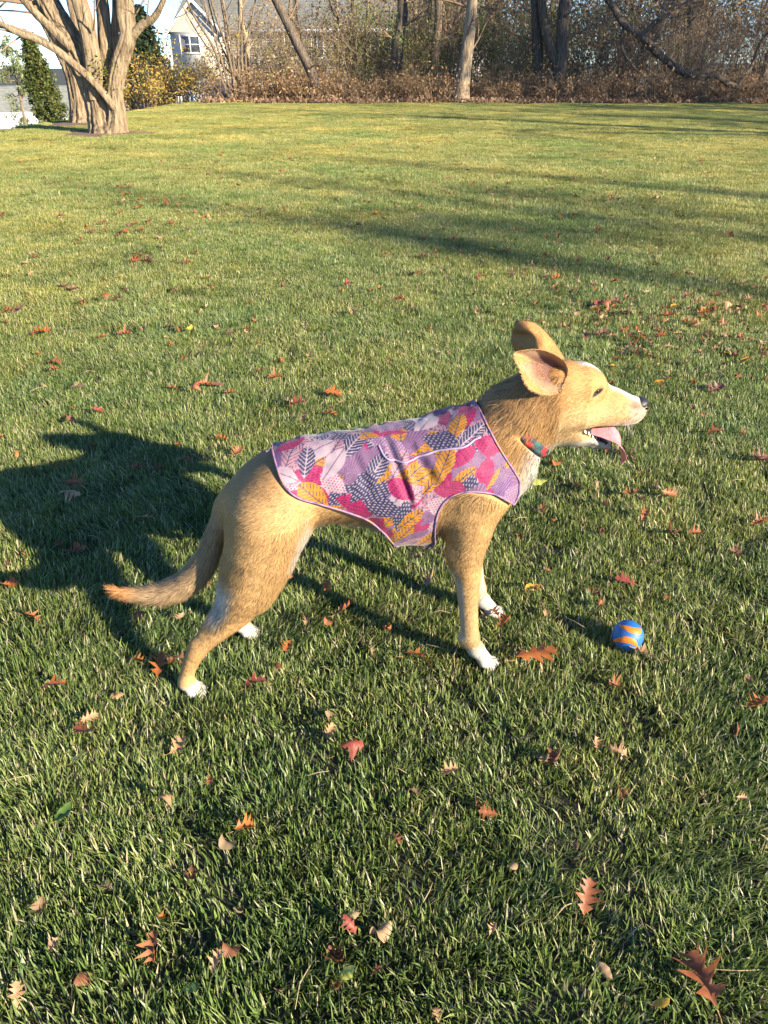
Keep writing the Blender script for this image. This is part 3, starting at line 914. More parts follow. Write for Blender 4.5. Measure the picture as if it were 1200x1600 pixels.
def fence(p0, p1, z0, h, label, board=0.15, posts=2.4, base=0.0):
    d = np.array(p1) - np.array(p0)
    L = float(np.linalg.norm(d))
    f = link('white_fence', None, loc=(p0[0], p0[1], z0), rot=(0, 0, math.atan2(d[1], d[0])))
    tag(f, label, 'fence')
    mb = MB()
    mb.box(0, board - 0.008, -0.011, 0.011, 0.05, h - 0.10)
    bm_ = mb.mesh('fence_board')
    n = int(L / board)
    for k in range(n):
        link('board', bm_, M_vinyl, f, loc=(k * board, 0, 0))
    mb = MB()
    mb.box(0, L, -0.025, 0.025, h - 0.10, h)
    link('rail', mb.mesh('fence_rail'), M_vinyl, f)
    mb = MB()
    mb.box(0, L, -0.025, 0.025, 0.0, 0.05)
    link('rail', mb.mesh('fence_rail'), M_vinyl, f)
    mb = MB()
    mb.box(-0.065, 0.065, -0.065, 0.065, -0.3, h + 0.06)
    mb.add([(-0.085, -0.085, h + 0.062), (0.085, -0.085, h + 0.062), (0.085, 0.085, h + 0.062), (-0.085, 0.085, h + 0.062), (0, 0, h + 0.14)], Q=[(0, 3, 2, 1)], T=[(0, 1, 4), (1, 2, 4), (2, 3, 4), (3, 0, 4)])
    pm = mb.mesh('fence_post')
    for k in range(int(L / posts) + 1):
        link('post', pm, M_vinyl, f, loc=(k * posts, -0.002, 0))


fence((-21.0, 34.2), (-14.0, 36.6), -2.45, 1.75, 'white board fence on the low ground beyond the crest')
fence((-13.5, 41.5), (-1.5, 39.0), -0.80, 1.15, 'low white fence between the golden bushes and the house', 0.14)

# ------------------------------------------------------------------ houses
M_siding = mat_noise('siding_beige', [(0.3, (0.52, 0.47, 0.39)), (0.7, (0.60, 0.545, 0.46))], 0.8, 0.7)
M_trim = plain('white_trim', (0.76, 0.75, 0.72), 0.5)
M_roof = mat_noise('roof_shingle', [(0.3, (0.13, 0.135, 0.125)), (0.7, (0.23, 0.235, 0.21))], 2.5, 0.9)
M_glass, nt, b = material('window_glass')
b.inputs['Base Color'].default_value = (0.05, 0.065, 0.08, 1)
b.inputs['Roughness'].default_value = 0.06
b.inputs['Specular IOR Level'].default_value = 0.8


def house(name, loc, rz, L, D, eave, ridge, label, windows, gable=None, skylights=()):
    h = link(name, None, loc=loc, rot=(0, 0, rz))
    tag(h, label, 'house')
    mb = MB()
    mb.box(0, L, 0, D, -1.0, eave)
    w = link('wall', mb.mesh('house_wall'), M_siding, h)
    # clapboards
    mb = MB()
    mb.add([(0, -0.03, 0), (L, -0.03, 0), (L, -0.012, 0.17), (0, -0.012, 0.17), (0, -0.002, 0), (L, -0.002, 0)], Q=[(0, 1, 2, 3), (0, 4, 5, 1)])
    bd = mb.mesh('clapboard')
    for k in range(int(eave / 0.18) - 1):
        link('clapboard', bd, M_siding, w, loc=(0, 0, 0.05 + 0.18 * k))
    o = 0.45
    mb = MB()
    mb.add([(-o, -o, eave), (L + o, -o, eave), (L + o, D / 2, ridge), (-o, D / 2, ridge), (-o, D + o, eave), (L + o, D + o, eave)], Q=[(0, 1, 2, 3), (3, 2, 5, 4)], T=[(0, 3, 4), (1, 5, 2)])
    rf = link('roof', mb.mesh('house_roof'), M_roof, h)
    mb = MB()
    mb.add([(-o, -o - 0.012, 0), (L + o, -o - 0.012, 0), (L + o, -o, 0.03), (-o, -o, 0.03)], Q=[(0, 1, 2, 3)])
    # shingle courses, each a thin step on the slope
    sl = np.array([0, D / 2 + o, ridge - eave])
    cl_ = float(np.linalg.norm(sl))
    un = sl / cl_
    nrm = np.array([0, -un[2], un[1]])
    mb = MB()
    mb.add([(-o, 0, 0), (L + o, 0, 0), np.array([L + o, 0, 0]) + un * 0.34 + nrm * 0.004, np.array([-o, 0, 0]) + un * 0.34 + nrm * 0.004,
            np.array([-o, 0, 0]) + nrm * 0.035, np.array([L + o, 0, 0]) + nrm * 0.035], Q=[(4, 5, 2, 3), (0, 1, 5, 4)])
    sh = mb.mesh('shingle_course')
    for k in range(int(cl_ / 0.33)):
        p = np.array([0, -o, eave]) + un * 0.33 * k + nrm * 0.006
        link('shingle_course', sh, M_roof, rf, loc=tuple(p))
    mb = MB()
    mb.box(-o, L + o, -o - 0.04, -o - 0.005, eave - 0.24, eave - 0.005)
    link('fascia', mb.mesh('house_fascia'), M_trim, h)
    mb = MB()
    mb.box(-0.015, 0.16, -0.045, -0.032, -0.5, eave - 0.25)
    link('corner_board', mb.mesh('corner_board'), M_trim, h)
    for (x, z, ww, hh) in windows:
        win = link('window', None, h, None) if False else None
        mb = MB()
        for (a0, a1, b0, b1) in ((x - 0.10, x, z - 0.10, z + hh + 0.12), (x + ww, x + ww + 0.10, z - 0.10, z + hh + 0.12), (x, x + ww, z + hh, z + hh + 0.12), (x, x + ww, z - 0.10, z)):
            mb.box(a0, a1, -0.075, -0.031, b0, b1)
        win = link('window', mb.mesh('window_frame'), M_trim, h)
        mb = MB()
        mb.box(x, x + ww, -0.045, -0.035, z, z + hh)
        link('pane', mb.mesh('window_pane'), M_glass, win)
        mb = MB()
        mb.box(x, x + ww, -0.062, -0.047, z + hh * 0.48, z + hh * 0.53)
        for q in range(1, max(2, int(ww / 0.55))):
            xx = x + ww * q / max(2, int(ww / 0.55))
            mb.box(xx - 0.025, xx + 0.025, -0.0625, -0.0475, z, z + hh)
        link('muntin', mb.mesh('window_muntin'), M_trim, win)
    for (x, t, ww) in skylights:
        p0 = np.array([x, -o, eave]) + un * t
        mb = MB()
        c8 = [p0 + np.array([dx, 0, 0]) + un * du + nrm * dn for dx in (0, ww) for du in (0, 0.9) for dn in (0.03, 0.12)]
        mb.add(c8, Q=[(0, 1, 3, 2), (4, 6, 7, 5), (0, 4, 5, 1), (2, 3, 7, 6), (0, 2, 6, 4), (1, 5, 7, 3)])
        link('skylight', mb.mesh('skylight'), M_glass, rf)
    if gable:
        gx0, gx1, gp, ge, gr_ = gable
        mb = MB()
        mb.box(gx0, gx1, -gp, -0.05, -1.0, ge)
        mb.add([(gx0, -gp, ge), (gx1, -gp, ge), ((gx0 + gx1) / 2, -gp, gr_ - 0.15)], T=[(0, 1, 2)])
        g = link('gable_wing', mb.mesh('gable_wall'), M_siding, h)
        xm = (gx0 + gx1) / 2
        mb = MB()
        e_ = 0.4
        mb.add([(gx0 - e_, -gp - 0.35, ge - 0.15), (xm, -gp - 0.35, gr_), (xm, D / 2, gr_), (gx0 - e_, D / 2, ge - 0.15), (gx1 + e_, -gp - 0.35, ge - 0.15), (gx1 + e_, D / 2, ge - 0.15)], Q=[(0, 1, 2, 3), (1, 4, 5, 2)])
        link('gable_roof', mb.mesh('gable_roof'), M_roof, g)
        mb = MB()
        mb.add([(gx0 - e_, -gp - 0.37, ge - 0.20), (xm, -gp - 0.37, gr_ - 0.05), (xm, -gp - 0.37, gr_ - 0.38), (gx0 - e_, -gp - 0.37, ge - 0.50), (gx1 + e_, -gp - 0.37, ge - 0.20), (gx1 + e_, -gp - 0.37, ge - 0.50)], Q=[(0, 3, 2, 1), (1, 2, 5, 4)])
        link('rake_board', mb.mesh('rake_board'), M_trim, g)
        for (x, z, ww, hh) in ((gx0 + 0.9, 1.75, 1.6, 1.1),):
            mb = MB()
            for (a0, a1, b0, b1) in ((x - 0.12, x, z - 0.12, z + hh + 0.14), (x + ww, x + ww + 0.12, z - 0.12, z + hh + 0.14), (x, x + ww, z + hh, z + hh + 0.14), (x, x + ww, z - 0.12, z), (x + ww / 2 - 0.06, x + ww / 2 + 0.06, z, z + hh)):
                mb.box(a0, a1, -gp - 0.06, -gp - 0.004, b0, b1)
            win = link('window_pair', mb.mesh('gable_window'), M_trim, g)
            mb = MB()
            mb.box(x, x + ww, -gp - 0.03, -gp - 0.01, z, z + hh)
            link('pane', mb.mesh('gable_pane'), M_glass, win)
            mb = MB()
            mb.box(x, x + ww, -gp - 0.05, -gp - 0.032, z + hh * 0.48, z + hh * 0.54)
            link('muntin', mb.mesh('gable_muntin'), M_trim, win)
    return h


house('long_house', (-17.4, 76.0, 0.0), math.radians(-14), 25.0, 13.0, 3.35, 8.4, 'long beige house with grey shingle roof and white trim behind the trees',
      [(9.6, 1.4, 0.9, 1.5), (11.9, 1.4, 0.9, 1.5), (17.5, 1.3, 0.9, 1.5), (20.0, 1.3, 0.9, 1.5)], (0.2, 4.9, 1.6, 3.2, 5.6), ((13.0, 2.2, 0.8), (20.5, 2.4, 0.8)))
house('low_house', (-40.0, 66.0, -5.2), math.radians(8), 16.0, 10.0, 2.6, 4.6, 'grey-roofed house low beyond the white board fence', [(3, 0.9, 1.2, 1.2), (10, 0.9, 1.2, 1.2)])

# ------------------------------------------------------------------ bare trees at the lawn's sunny side: they throw the long shadows
def shade_tree(x, y, h, r0, seed, label, spread=0.75, depth=4, leafy=0):
    r = np.random.default_rng(seed)
    o = link('bare_tree', None, loc=(x, y, float(terrain(x, y))))
    tag(o, label, 'tree', 'bare trees beside the lawn')
    pl = [(0, 0, -0.2, r0 * 1.6), (0, 0, 0.2, r0 * 1.2), (0.05, 0.0, 1.5, r0), (0.1, 0.1, h * 0.35, r0 * 0.85), (0.2, 0.0, h * 0.6, r0 * 0.55), (0.2, 0.1, h, r0 * 0.12)]
    V, Q_, T_ = ridged_trunk(pl, 6, 20, seed, 0.08)
    link('trunk', new_mesh('bare_trunk', V, [Q_, T_], smooth=True), M_bark_brown, o)
    mb = MB()
    tips = []
    for k in range(11):
        q = r.uniform(0.28, 0.9) * h
        a = k * 2.4 + r.uniform(-0.4, 0.4)
        grow(mb, (0.15, 0.05, q), (math.cos(a), math.sin(a), r.uniform(0.25, 0.9)), (1.05 - q / h) * h * spread, r0 * 0.42 * (1.15 - q / h), depth - 1, r, 5, 0.0, 0.7, (3, 5), tips)
    link('crown', mb.mesh('bare_crown', True), M_twig, o)
    if leafy:
        sel = [tips[i] for i in r.integers(0, len(tips), leafy)]
        V, Q_, C_ = leaf_cards(sel, r, 0.09, 1, 0.12, BROWN)
        link('leaves', new_mesh('oak_leaves_dry', V, Q_, C_), M_foliage, o)


for k, (x_, y_, h_, r0_) in enumerate(((16.5, 8.0, 10.5, 0.24), (24.0, 6.0, 13.0, 0.28), (30.0, 12.0, 13.0, 0.26))):
    shade_tree(x_, y_, h_, r0_, 300 + k, 'bare spreading tree standing on the sunny side of the lawn')
shade_tree(32.6, -20.4, 17.5, 0.42, 341, 'tall narrow-crowned tree with few leaves left far out on the sunny side of the lawn', spread=0.22, depth=5, leafy=2000)
shade_tree(35.5, -20.6, 18.5, 0.42, 343, 'tall thinly leaved tree far out beside the narrow-crowned one', spread=0.25, depth=5, leafy=2000)
shade_tree(33.5, -16.2, 17.0, 0.40, 344, 'tall bare tree with a thick trunk far out on the sunny side', spread=0.30, depth=5)
shade_tree(12.4, -16.0, 10.0, 0.22, 342, 'low bare tree standing farthest back on the sunny side of the lawn', spread=0.40)
for k, (x_, y_, h_, r0_) in enumerate(((21.5, 14.0, 12.0, 0.26), (18.0, 21.5, 10.0, 0.24), (25.5, 18.5, 12.5, 0.26), (16.8, 26.0, 8.5, 0.20), (27.0, 11.0, 12.5, 0.26))):
    shade_tree(x_, y_, h_, r0_, 320 + k, 'oak still holding dry brown leaves at the corner of lawn and wood', leafy=6000)
# ------------------------------------------------------------------ the dog
dog = link('dog', None, loc=(-0.0634, 1.3703, -0.011), rot=(0, 0, math.radians(7.39)))
tag(dog, 'tan and white dog in a leaf-print vest standing on the lawn with its tongue out', 'dog')

GH = 0.004
G0 = np.array([-0.535, -0.152, -0.032])
GN = np.ceil((np.array([0.615, 0.152, 0.70]) - G0) / GH).astype(int)
AX = [G0[k] + GH * np.arange(GN[k]) for k in range(3)]


def new_field():
    return np.full(tuple(GN), 0.25, dtype=np.float32)


def smin(a, b, k):
    h = np.maximum(k - np.abs(a - b), 0.0) / k
    return np.minimum(a, b) - h * h * k * 0.25


def box_of(lo, hi):
    s = []
    for k in range(3):
        i0 = max(0, int((lo[k] - G0[k]) / GH))
        i1 = min(GN[k], int((hi[k] - G0[k]) / GH) + 2)
        s.append(slice(i0, max(i0 + 1, i1)))
    return tuple(s)


def cone(F, a, b, ra, rb, k=0.015, sy=1.0, cut=False):
    """blend a round cone into field F; sy > 1 flattens it sideways"""
    a = np.array(a, dtype=np.float64)
    b = np.array(b, dtype=np.float64)
    m = max(ra, rb) + k + 0.03
    s = box_of(np.minimum(a, b) - m, np.maximum(a, b) + m)
    X, Y, Z = np.meshgrid(AX[0][s[0]], AX[1][s[1]], AX[2][s[2]], indexing='ij', sparse=True)
    ab = b - a
    ab_s = ab * np.array([1, sy, 1])
    L = max(float(ab_s @ ab_s), 1e-9)
    px, py, pz = X - a[0], (Y - a[1]) * sy, Z - a[2]
    t = np.clip((px * ab_s[0] + py * ab_s[1] + pz * ab_s[2]) / L, 0, 1)
    d = np.sqrt((px - t * ab_s[0]) ** 2 + (py - t * ab_s[1]) ** 2 + (pz - t * ab_s[2]) ** 2) - (ra + (rb - ra) * t)
    if sy > 1:
        d = d / (0.5 + 0.5 * sy)
    if cut:
        F[s] = -smin(-F[s], d, k)
    else:
        F[s] = smin(F[s], d, k)


def chain(F, pts, k=0.015, sy=1.0):
    fine = catmull([p[:3] for p in pts], 3)
    rad = np.interp(np.linspace(0, len(pts) - 1, len(fine)), np.arange(len(pts)), [p[3] for p in pts])
    rad[1:-1] = (rad[1:-1] * 2 + rad[2:] + rad[:-2]) / 4
    L = new_field()
    for i in range(len(fine) - 1):
        cone(L, fine[i], fine[i + 1], rad[i], rad[i + 1], 0.0015, sy)
    F[...] = smin(F, L, k)


def sample(F, P):
    """trilinear value of F at points P (...,3)"""
    q = (P - G0) / GH
    q = np.clip(q, 0, np.array(GN) - 1.001)
    i = q.astype(int)
    f = q - i
    out = 0
    for dx in (0, 1):
        for dy in (0, 1):
            for dz in (0, 1):
                w = (f[..., 0] if dx else 1 - f[..., 0]) * (f[..., 1] if dy else 1 - f[..., 1]) * (f[..., 2] if dz else 1 - f[..., 2])
                out = out + w * F[i[..., 0] + dx, i[..., 1] + dy, i[..., 2] + dz]
    return out


def grad(F, P, e=0.004):
    g = np.stack([sample(F, P + np.eye(3)[k] * e) - sample(F, P - np.eye(3)[k] * e) for k in range(3)], -1)
    return g / (np.linalg.norm(g, axis=-1, keepdims=True) + 1e-9)


def surface_nets(F):
    neg = F < 0
    c = sum(neg[dx:GN[0] - 1 + dx, dy:GN[1] - 1 + dy, dz:GN[2] - 1 + dz].astype(np.int8) for dx in (0, 1) for dy in (0, 1) for dz in (0, 1))
    ijk = np.argwhere((c > 0) & (c < 8))
    idx = -np.ones(c.shape, dtype=np.int64)
    idx[tuple(ijk.T)] = np.arange(len(ijk))
    acc = np.zeros((len(ijk), 3))
    cnt = np.zeros(len(ijk))
    corners = [(0, 0, 0), (1, 0, 0), (0, 1, 0), (1, 1, 0), (0, 0, 1), (1, 0, 1), (0, 1, 1), (1, 1, 1)]
    val = [F[ijk[:, 0] + a, ijk[:, 1] + b, ijk[:, 2] + d] for a, b, d in corners]
    for u in range(8):
        for v in range(u + 1, 8):
            diff = np.array(corners[v]) - np.array(corners[u])
            if np.abs(diff).sum() != 1:
                continue
            cr = (val[u] < 0) != (val[v] < 0)
            t = np.where(cr, val[u] / np.where(cr, val[u] - val[v], 1), 0)
            acc += np.where(cr[:, None], np.array(corners[u]) + t[:, None] * diff, 0)
            cnt += cr
    V = G0 + GH * (ijk + acc / cnt[:, None])
    Q = []
    for ax in range(3):
        o = [k for k in range(3) if k != ax]
        a = [slice(1, GN[k] - 1) for k in range(3)]
        a[ax] = slice(0, GN[ax] - 1)
        b = list(a)
        b[ax] = slice(1, GN[ax])
        na, nb = neg[tuple(a)], neg[tuple(b)]
        for flip in (False, True):
            e = np.argwhere((na & ~nb) if not flip else (~na & nb))
            e = e + np.array([1 if k != ax else 0 for k in range(3)])
            q = []
            for d0, d1 in ((-1, -1), (0, -1), (0, 0), (-1, 0)):
                s = e.copy()
                s[:, o[0]] += d0
                s[:, o[1]] += d1
                q.append(idx[tuple(s.T)])
            q = np.stack(q, -1)
            if flip != (ax == 1):
                q = q[:, ::-1]
            Q.append(q)
    return V, np.concatenate(Q)


# -- trunk of the body: ribcage, loin, haunches, neck
TORSO = [(-0.160, 0, 0.394, 0.090), (-0.100, 0, 0.427, 0.089), (-0.033, 0, 0.436, 0.088), (0.051, 0, 0.431, 0.103),
         (0.130, 0, 0.4235, 0.120), (0.200, 0, 0.431, 0.123), (0.268, 0, 0.449, 0.096)]
NECK = [(0.262, 0, 0.487, 0.088), (0.300, 0, 0.508, 0.087), (0.339, 0, 0.549, 0.080), (0.385, 0, 0.590, 0.066)]
NHIND = [(-0.172, -0.048, 0.385, 0.080), (-0.194, -0.066, 0.317, 0.072), (-0.226, -0.078, 0.247, 0.056), (-0.2545, -0.086, 0.193, 0.036),
         (-0.287, -0.089, 0.158, 0.0265), (-0.322, -0.090, 0.122, 0.0195), (-0.346, -0.09, 0.092, 0.0190), (-0.3645, -0.09, 0.051, 0.0148),
         (-0.374, -0.09, 0.017, 0.0160)]
FHIND = [(-0.165, 0.048, 0.385, 0.078), (-0.166, 0.066, 0.312, 0.070), (-0.172, 0.078, 0.243, 0.054), (-0.196, 0.086, 0.187, 0.035),
         (-0.232, 0.089, 0.142, 0.027), (-0.262, 0.09, 0.104, 0.021), (-0.270, 0.09, 0.076, 0.0180), (-0.266, 0.09, 0.045, 0.0160),
         (-0.262, 0.09, 0.017, 0.0165)]
NFORE = [(0.232, -0.058, 0.400, 0.060), (0.229, -0.074, 0.348, 0.048), (0.2245, -0.082, 0.290, 0.0350), (0.2290, -0.086, 0.232, 0.0265),
         (0.2335, -0.088, 0.162, 0.0205), (0.2385, -0.09, 0.105, 0.0185), (0.241, -0.09, 0.078, 0.0220), (0.2475, -0.09, 0.058, 0.0175), (0.256, -0.09, 0.040, 0.0175)]
FFORE = [(0.250, 0.058, 0.398, 0.060), (0.253, 0.074, 0.345, 0.048), (0.258, 0.082, 0.288, 0.035), (0.272, 0.086, 0.222, 0.0260),
         (0.287, 0.088, 0.145, 0.0205), (0.298, 0.09, 0.092, 0.0185), (0.302, 0.09, 0.068, 0.0220), (0.308, 0.09, 0.048, 0.0175), (0.315, 0.09, 0.034, 0.0175)]
TAIL = [(-0.235, 0, 0.420, 0.022), (-0.258, 0, 0.395, 0.0195), (-0.2696, -0.005, 0.366, 0.0185), (-0.287, -0.01, 0.3163, 0.0205), (-0.3119, -0.015, 0.2688, 0.0245),
        (-0.346, -0.02, 0.2305, 0.0260), (-0.3868, -0.025, 0.2119, 0.0245), (-0.4253, -0.03, 0.2093, 0.0195),
        (-0.4614, -0.035, 0.2176, 0.0125), (-0.4871, -0.04, 0.2312, 0.0060), (-0.497, -0.04, 0.2375, 0.0035)]

FT = new_field()                       # what the vest lies on
chain(FT, TORSO, 0.03, 1.22)
chain(FT, NECK, 0.03, 1.12)
for s in (-1, 1):
    cone(FT, (0.205, s * 0.052, 0.485), (0.262, s * 0.062, 0.425), 0.050, 0.052, 0.035)     # shoulder blade
    cone(FT, (-0.150, s * 0.045, 0.430), (-0.172, s * 0.048, 0.385), 0.052, 0.070, 0.03)    # haunch
cone(FT, (0.300, 0, 0.452), (0.318, 0, 0.432), 0.062, 0.050, 0.03)                          # breast
F = FT.copy()
for leg in (NHIND, FHIND, NFORE, FFORE):
    L = new_field()
    chain(L, leg, 0.012)
    s = np.sign(leg[-1][1])
    if leg in (NHIND, FHIND):
        hx, hz = leg[-1][0], leg[-1][2]
        ox = leg[5]
        cone(L, (ox[0] - 0.020, s * 0.09, ox[2] - 0.002), (ox[0] - 0.022, s * 0.09, ox[2] - 0.022), 0.0085, 0.0110, 0.014)   # point of the hock
        cone(L, (ox[0] - 0.020, s * 0.09, ox[2] - 0.004), (leg[3][0] - 0.022, s * 0.086, leg[3][2] + 0.020), 0.0070, 0.0120, 0.010)   # heel tendon
        st = leg[2]
        cone(L, (st[0] + 0.044, s * 0.080, st[2] + 0.055), (st[0] + 0.014, s * 0.084, st[2] + 0.005), 0.028, 0.032, 0.04)   # thigh in front
        px, pz, n = hx + 0.012, -0.003, 0.021
    else:
        hx, hz = leg[-1][0], leg[-1][2]
        el = leg[2]
        cone(L, (el[0] - 0.029, s * 0.083, el[2] + 0.008), (el[0] - 0.019, s * 0.085, el[2] - 0.022), 0.0155, 0.015, 0.018)   # elbow
        cone(L, (leg[6][0] - 0.018, s * 0.09, leg[6][2] - 0.004), (leg[6][0] - 0.014, s * 0.09, leg[6][2] - 0.015), 0.0075, 0.008, 0.014)   # wrist pad
        px, pz, n = hx + 0.020, 0.006, 0.026
    # the paw: four toes side by side
    cone(L, (hx + 0.002, s * 0.09, hz), (px, s * 0.09, pz + 0.006), 0.0160, 0.0165, 0.012)
    for q, (oy, ln) in enumerate(((-0.0180, 0.015), (-0.0068, n), (0.0068, n), (0.0180, 0.015))):
        cone(L, (px - 0.004, s * 0.09 + oy * 0.75, pz + 0.002), (px + ln, s * 0.09 + oy, pz - 0.009), 0.0096, 0.0084, 0.0028)
    F = smin(F, L, 0.028)
L = new_field()
chain(L, TAIL, 0.012)
F = smin(F, L, 0.020)

# -- head
H = new_field()
cone(H, (0.420, 0, 0.610), (0.448, 0, 0.610), 0.0500, 0.0485, 0.02, 1.0)          # skull
for s in (-1, 1):
    cone(H, (0.405, s * 0.018, 0.565), (0.452, s * 0.016, 0.556), 0.0400, 0.0330, 0.02)    # cheeks
    cone(H, (0.452, s * 0.026, 0.6250), (0.475, s * 0.022, 0.6215), 0.0175, 0.0150, 0.02)   # brows
    cone(H, (0.478, s * 0.010, 0.556), (0.562, s * 0.0105, 0.5465), 0.0290, 0.0185, 0.015)   # lips
cone(H, (0.470, 0, 0.592), (0.520, 0, 0.5755), 0.0330, 0.0240, 0.03, 1.15)        # muzzle bridge
cone(H, (0.520, 0, 0.5725), (0.580, 0, 0.5630), 0.0245, 0.0155, 0.02, 1.12)
cone(H, (0.500, 0, 0.5520), (0.568, 0, 0.5460), 0.0250, 0.0165, 0.02, 1.0)
cone(H, (0.560, 0, 0.5560), (0.5795, 0, 0.5500), 0.0185, 0.0160, 0.012, 1.0)
J = new_field()
cone(J, (0.432, 0, 0.5265), (0.470, 0, 0.4975), 0.0295, 0.0140, 0.02)
cone(J, (0.470, 0, 0.4975), (0.4985, 0, 0.4840), 0.0140, 0.0105, 0.010)
cone(J, (0.4985, 0, 0.4840), (0.5295, 0, 0.4780), 0.0105, 0.0085, 0.010)
for s in (-1, 1):
    cone(J, (0.450, s * 0.020, 0.5170), (0.527, s * 0.0095, 0.4815), 0.0100, 0.0075, 0.010)
cone(J, (0.400, 0, 0.535), (0.440, 0, 0.520), 0.045, 0.032, 0.03)                 # throat
H = smin(H, J, 0.010)
# open mouth: the gap between the jaws
for s in (-1, 0, 1):
    cone(H, (0.461, s * 0.032, 0.5280), (0.545, s * 0.030, 0.5020), 0.0050, 0.0255, 0.003, cut=True)
for s in (-1, 1):
    cone(H, (0.4705, s * 0.052, 0.6130), (0.4725, s * 0.0475, 0.6120), 0.0110, 0.0080, 0.008, cut=True)    # eye sockets
F = smin(F, H, 0.030)
# the mouth cavity again through the blend
for s in (-1, 0, 1):
    cone(F, (0.461, s * 0.032, 0.5280), (0.545, s * 0.030, 0.5020), 0.0048, 0.0250, 0.003, cut=True)

V, Q = surface_nets(F)
N = grad(F, V)


def seg_dist(P, a, b):
    a, b = np.array(a), np.array(b)
    ab = b - a
    t = np.clip(((P - a) @ ab) / (ab @ ab), 0, 1)
    return np.linalg.norm(P - (a + t[:, None] * ab), axis=1)


TANC = np.array([0.39, 0.200, 0.072])
GOLD = np.array([0.435, 0.258, 0.108])
CREAM = np.array([0.40, 0.275, 0.140])
WHITE = np.array([0.53, 0.495, 0.435])
DARK = np.array([0.115, 0.072, 0.042])
BLACK = np.array([0.018, 0.015, 0.015])


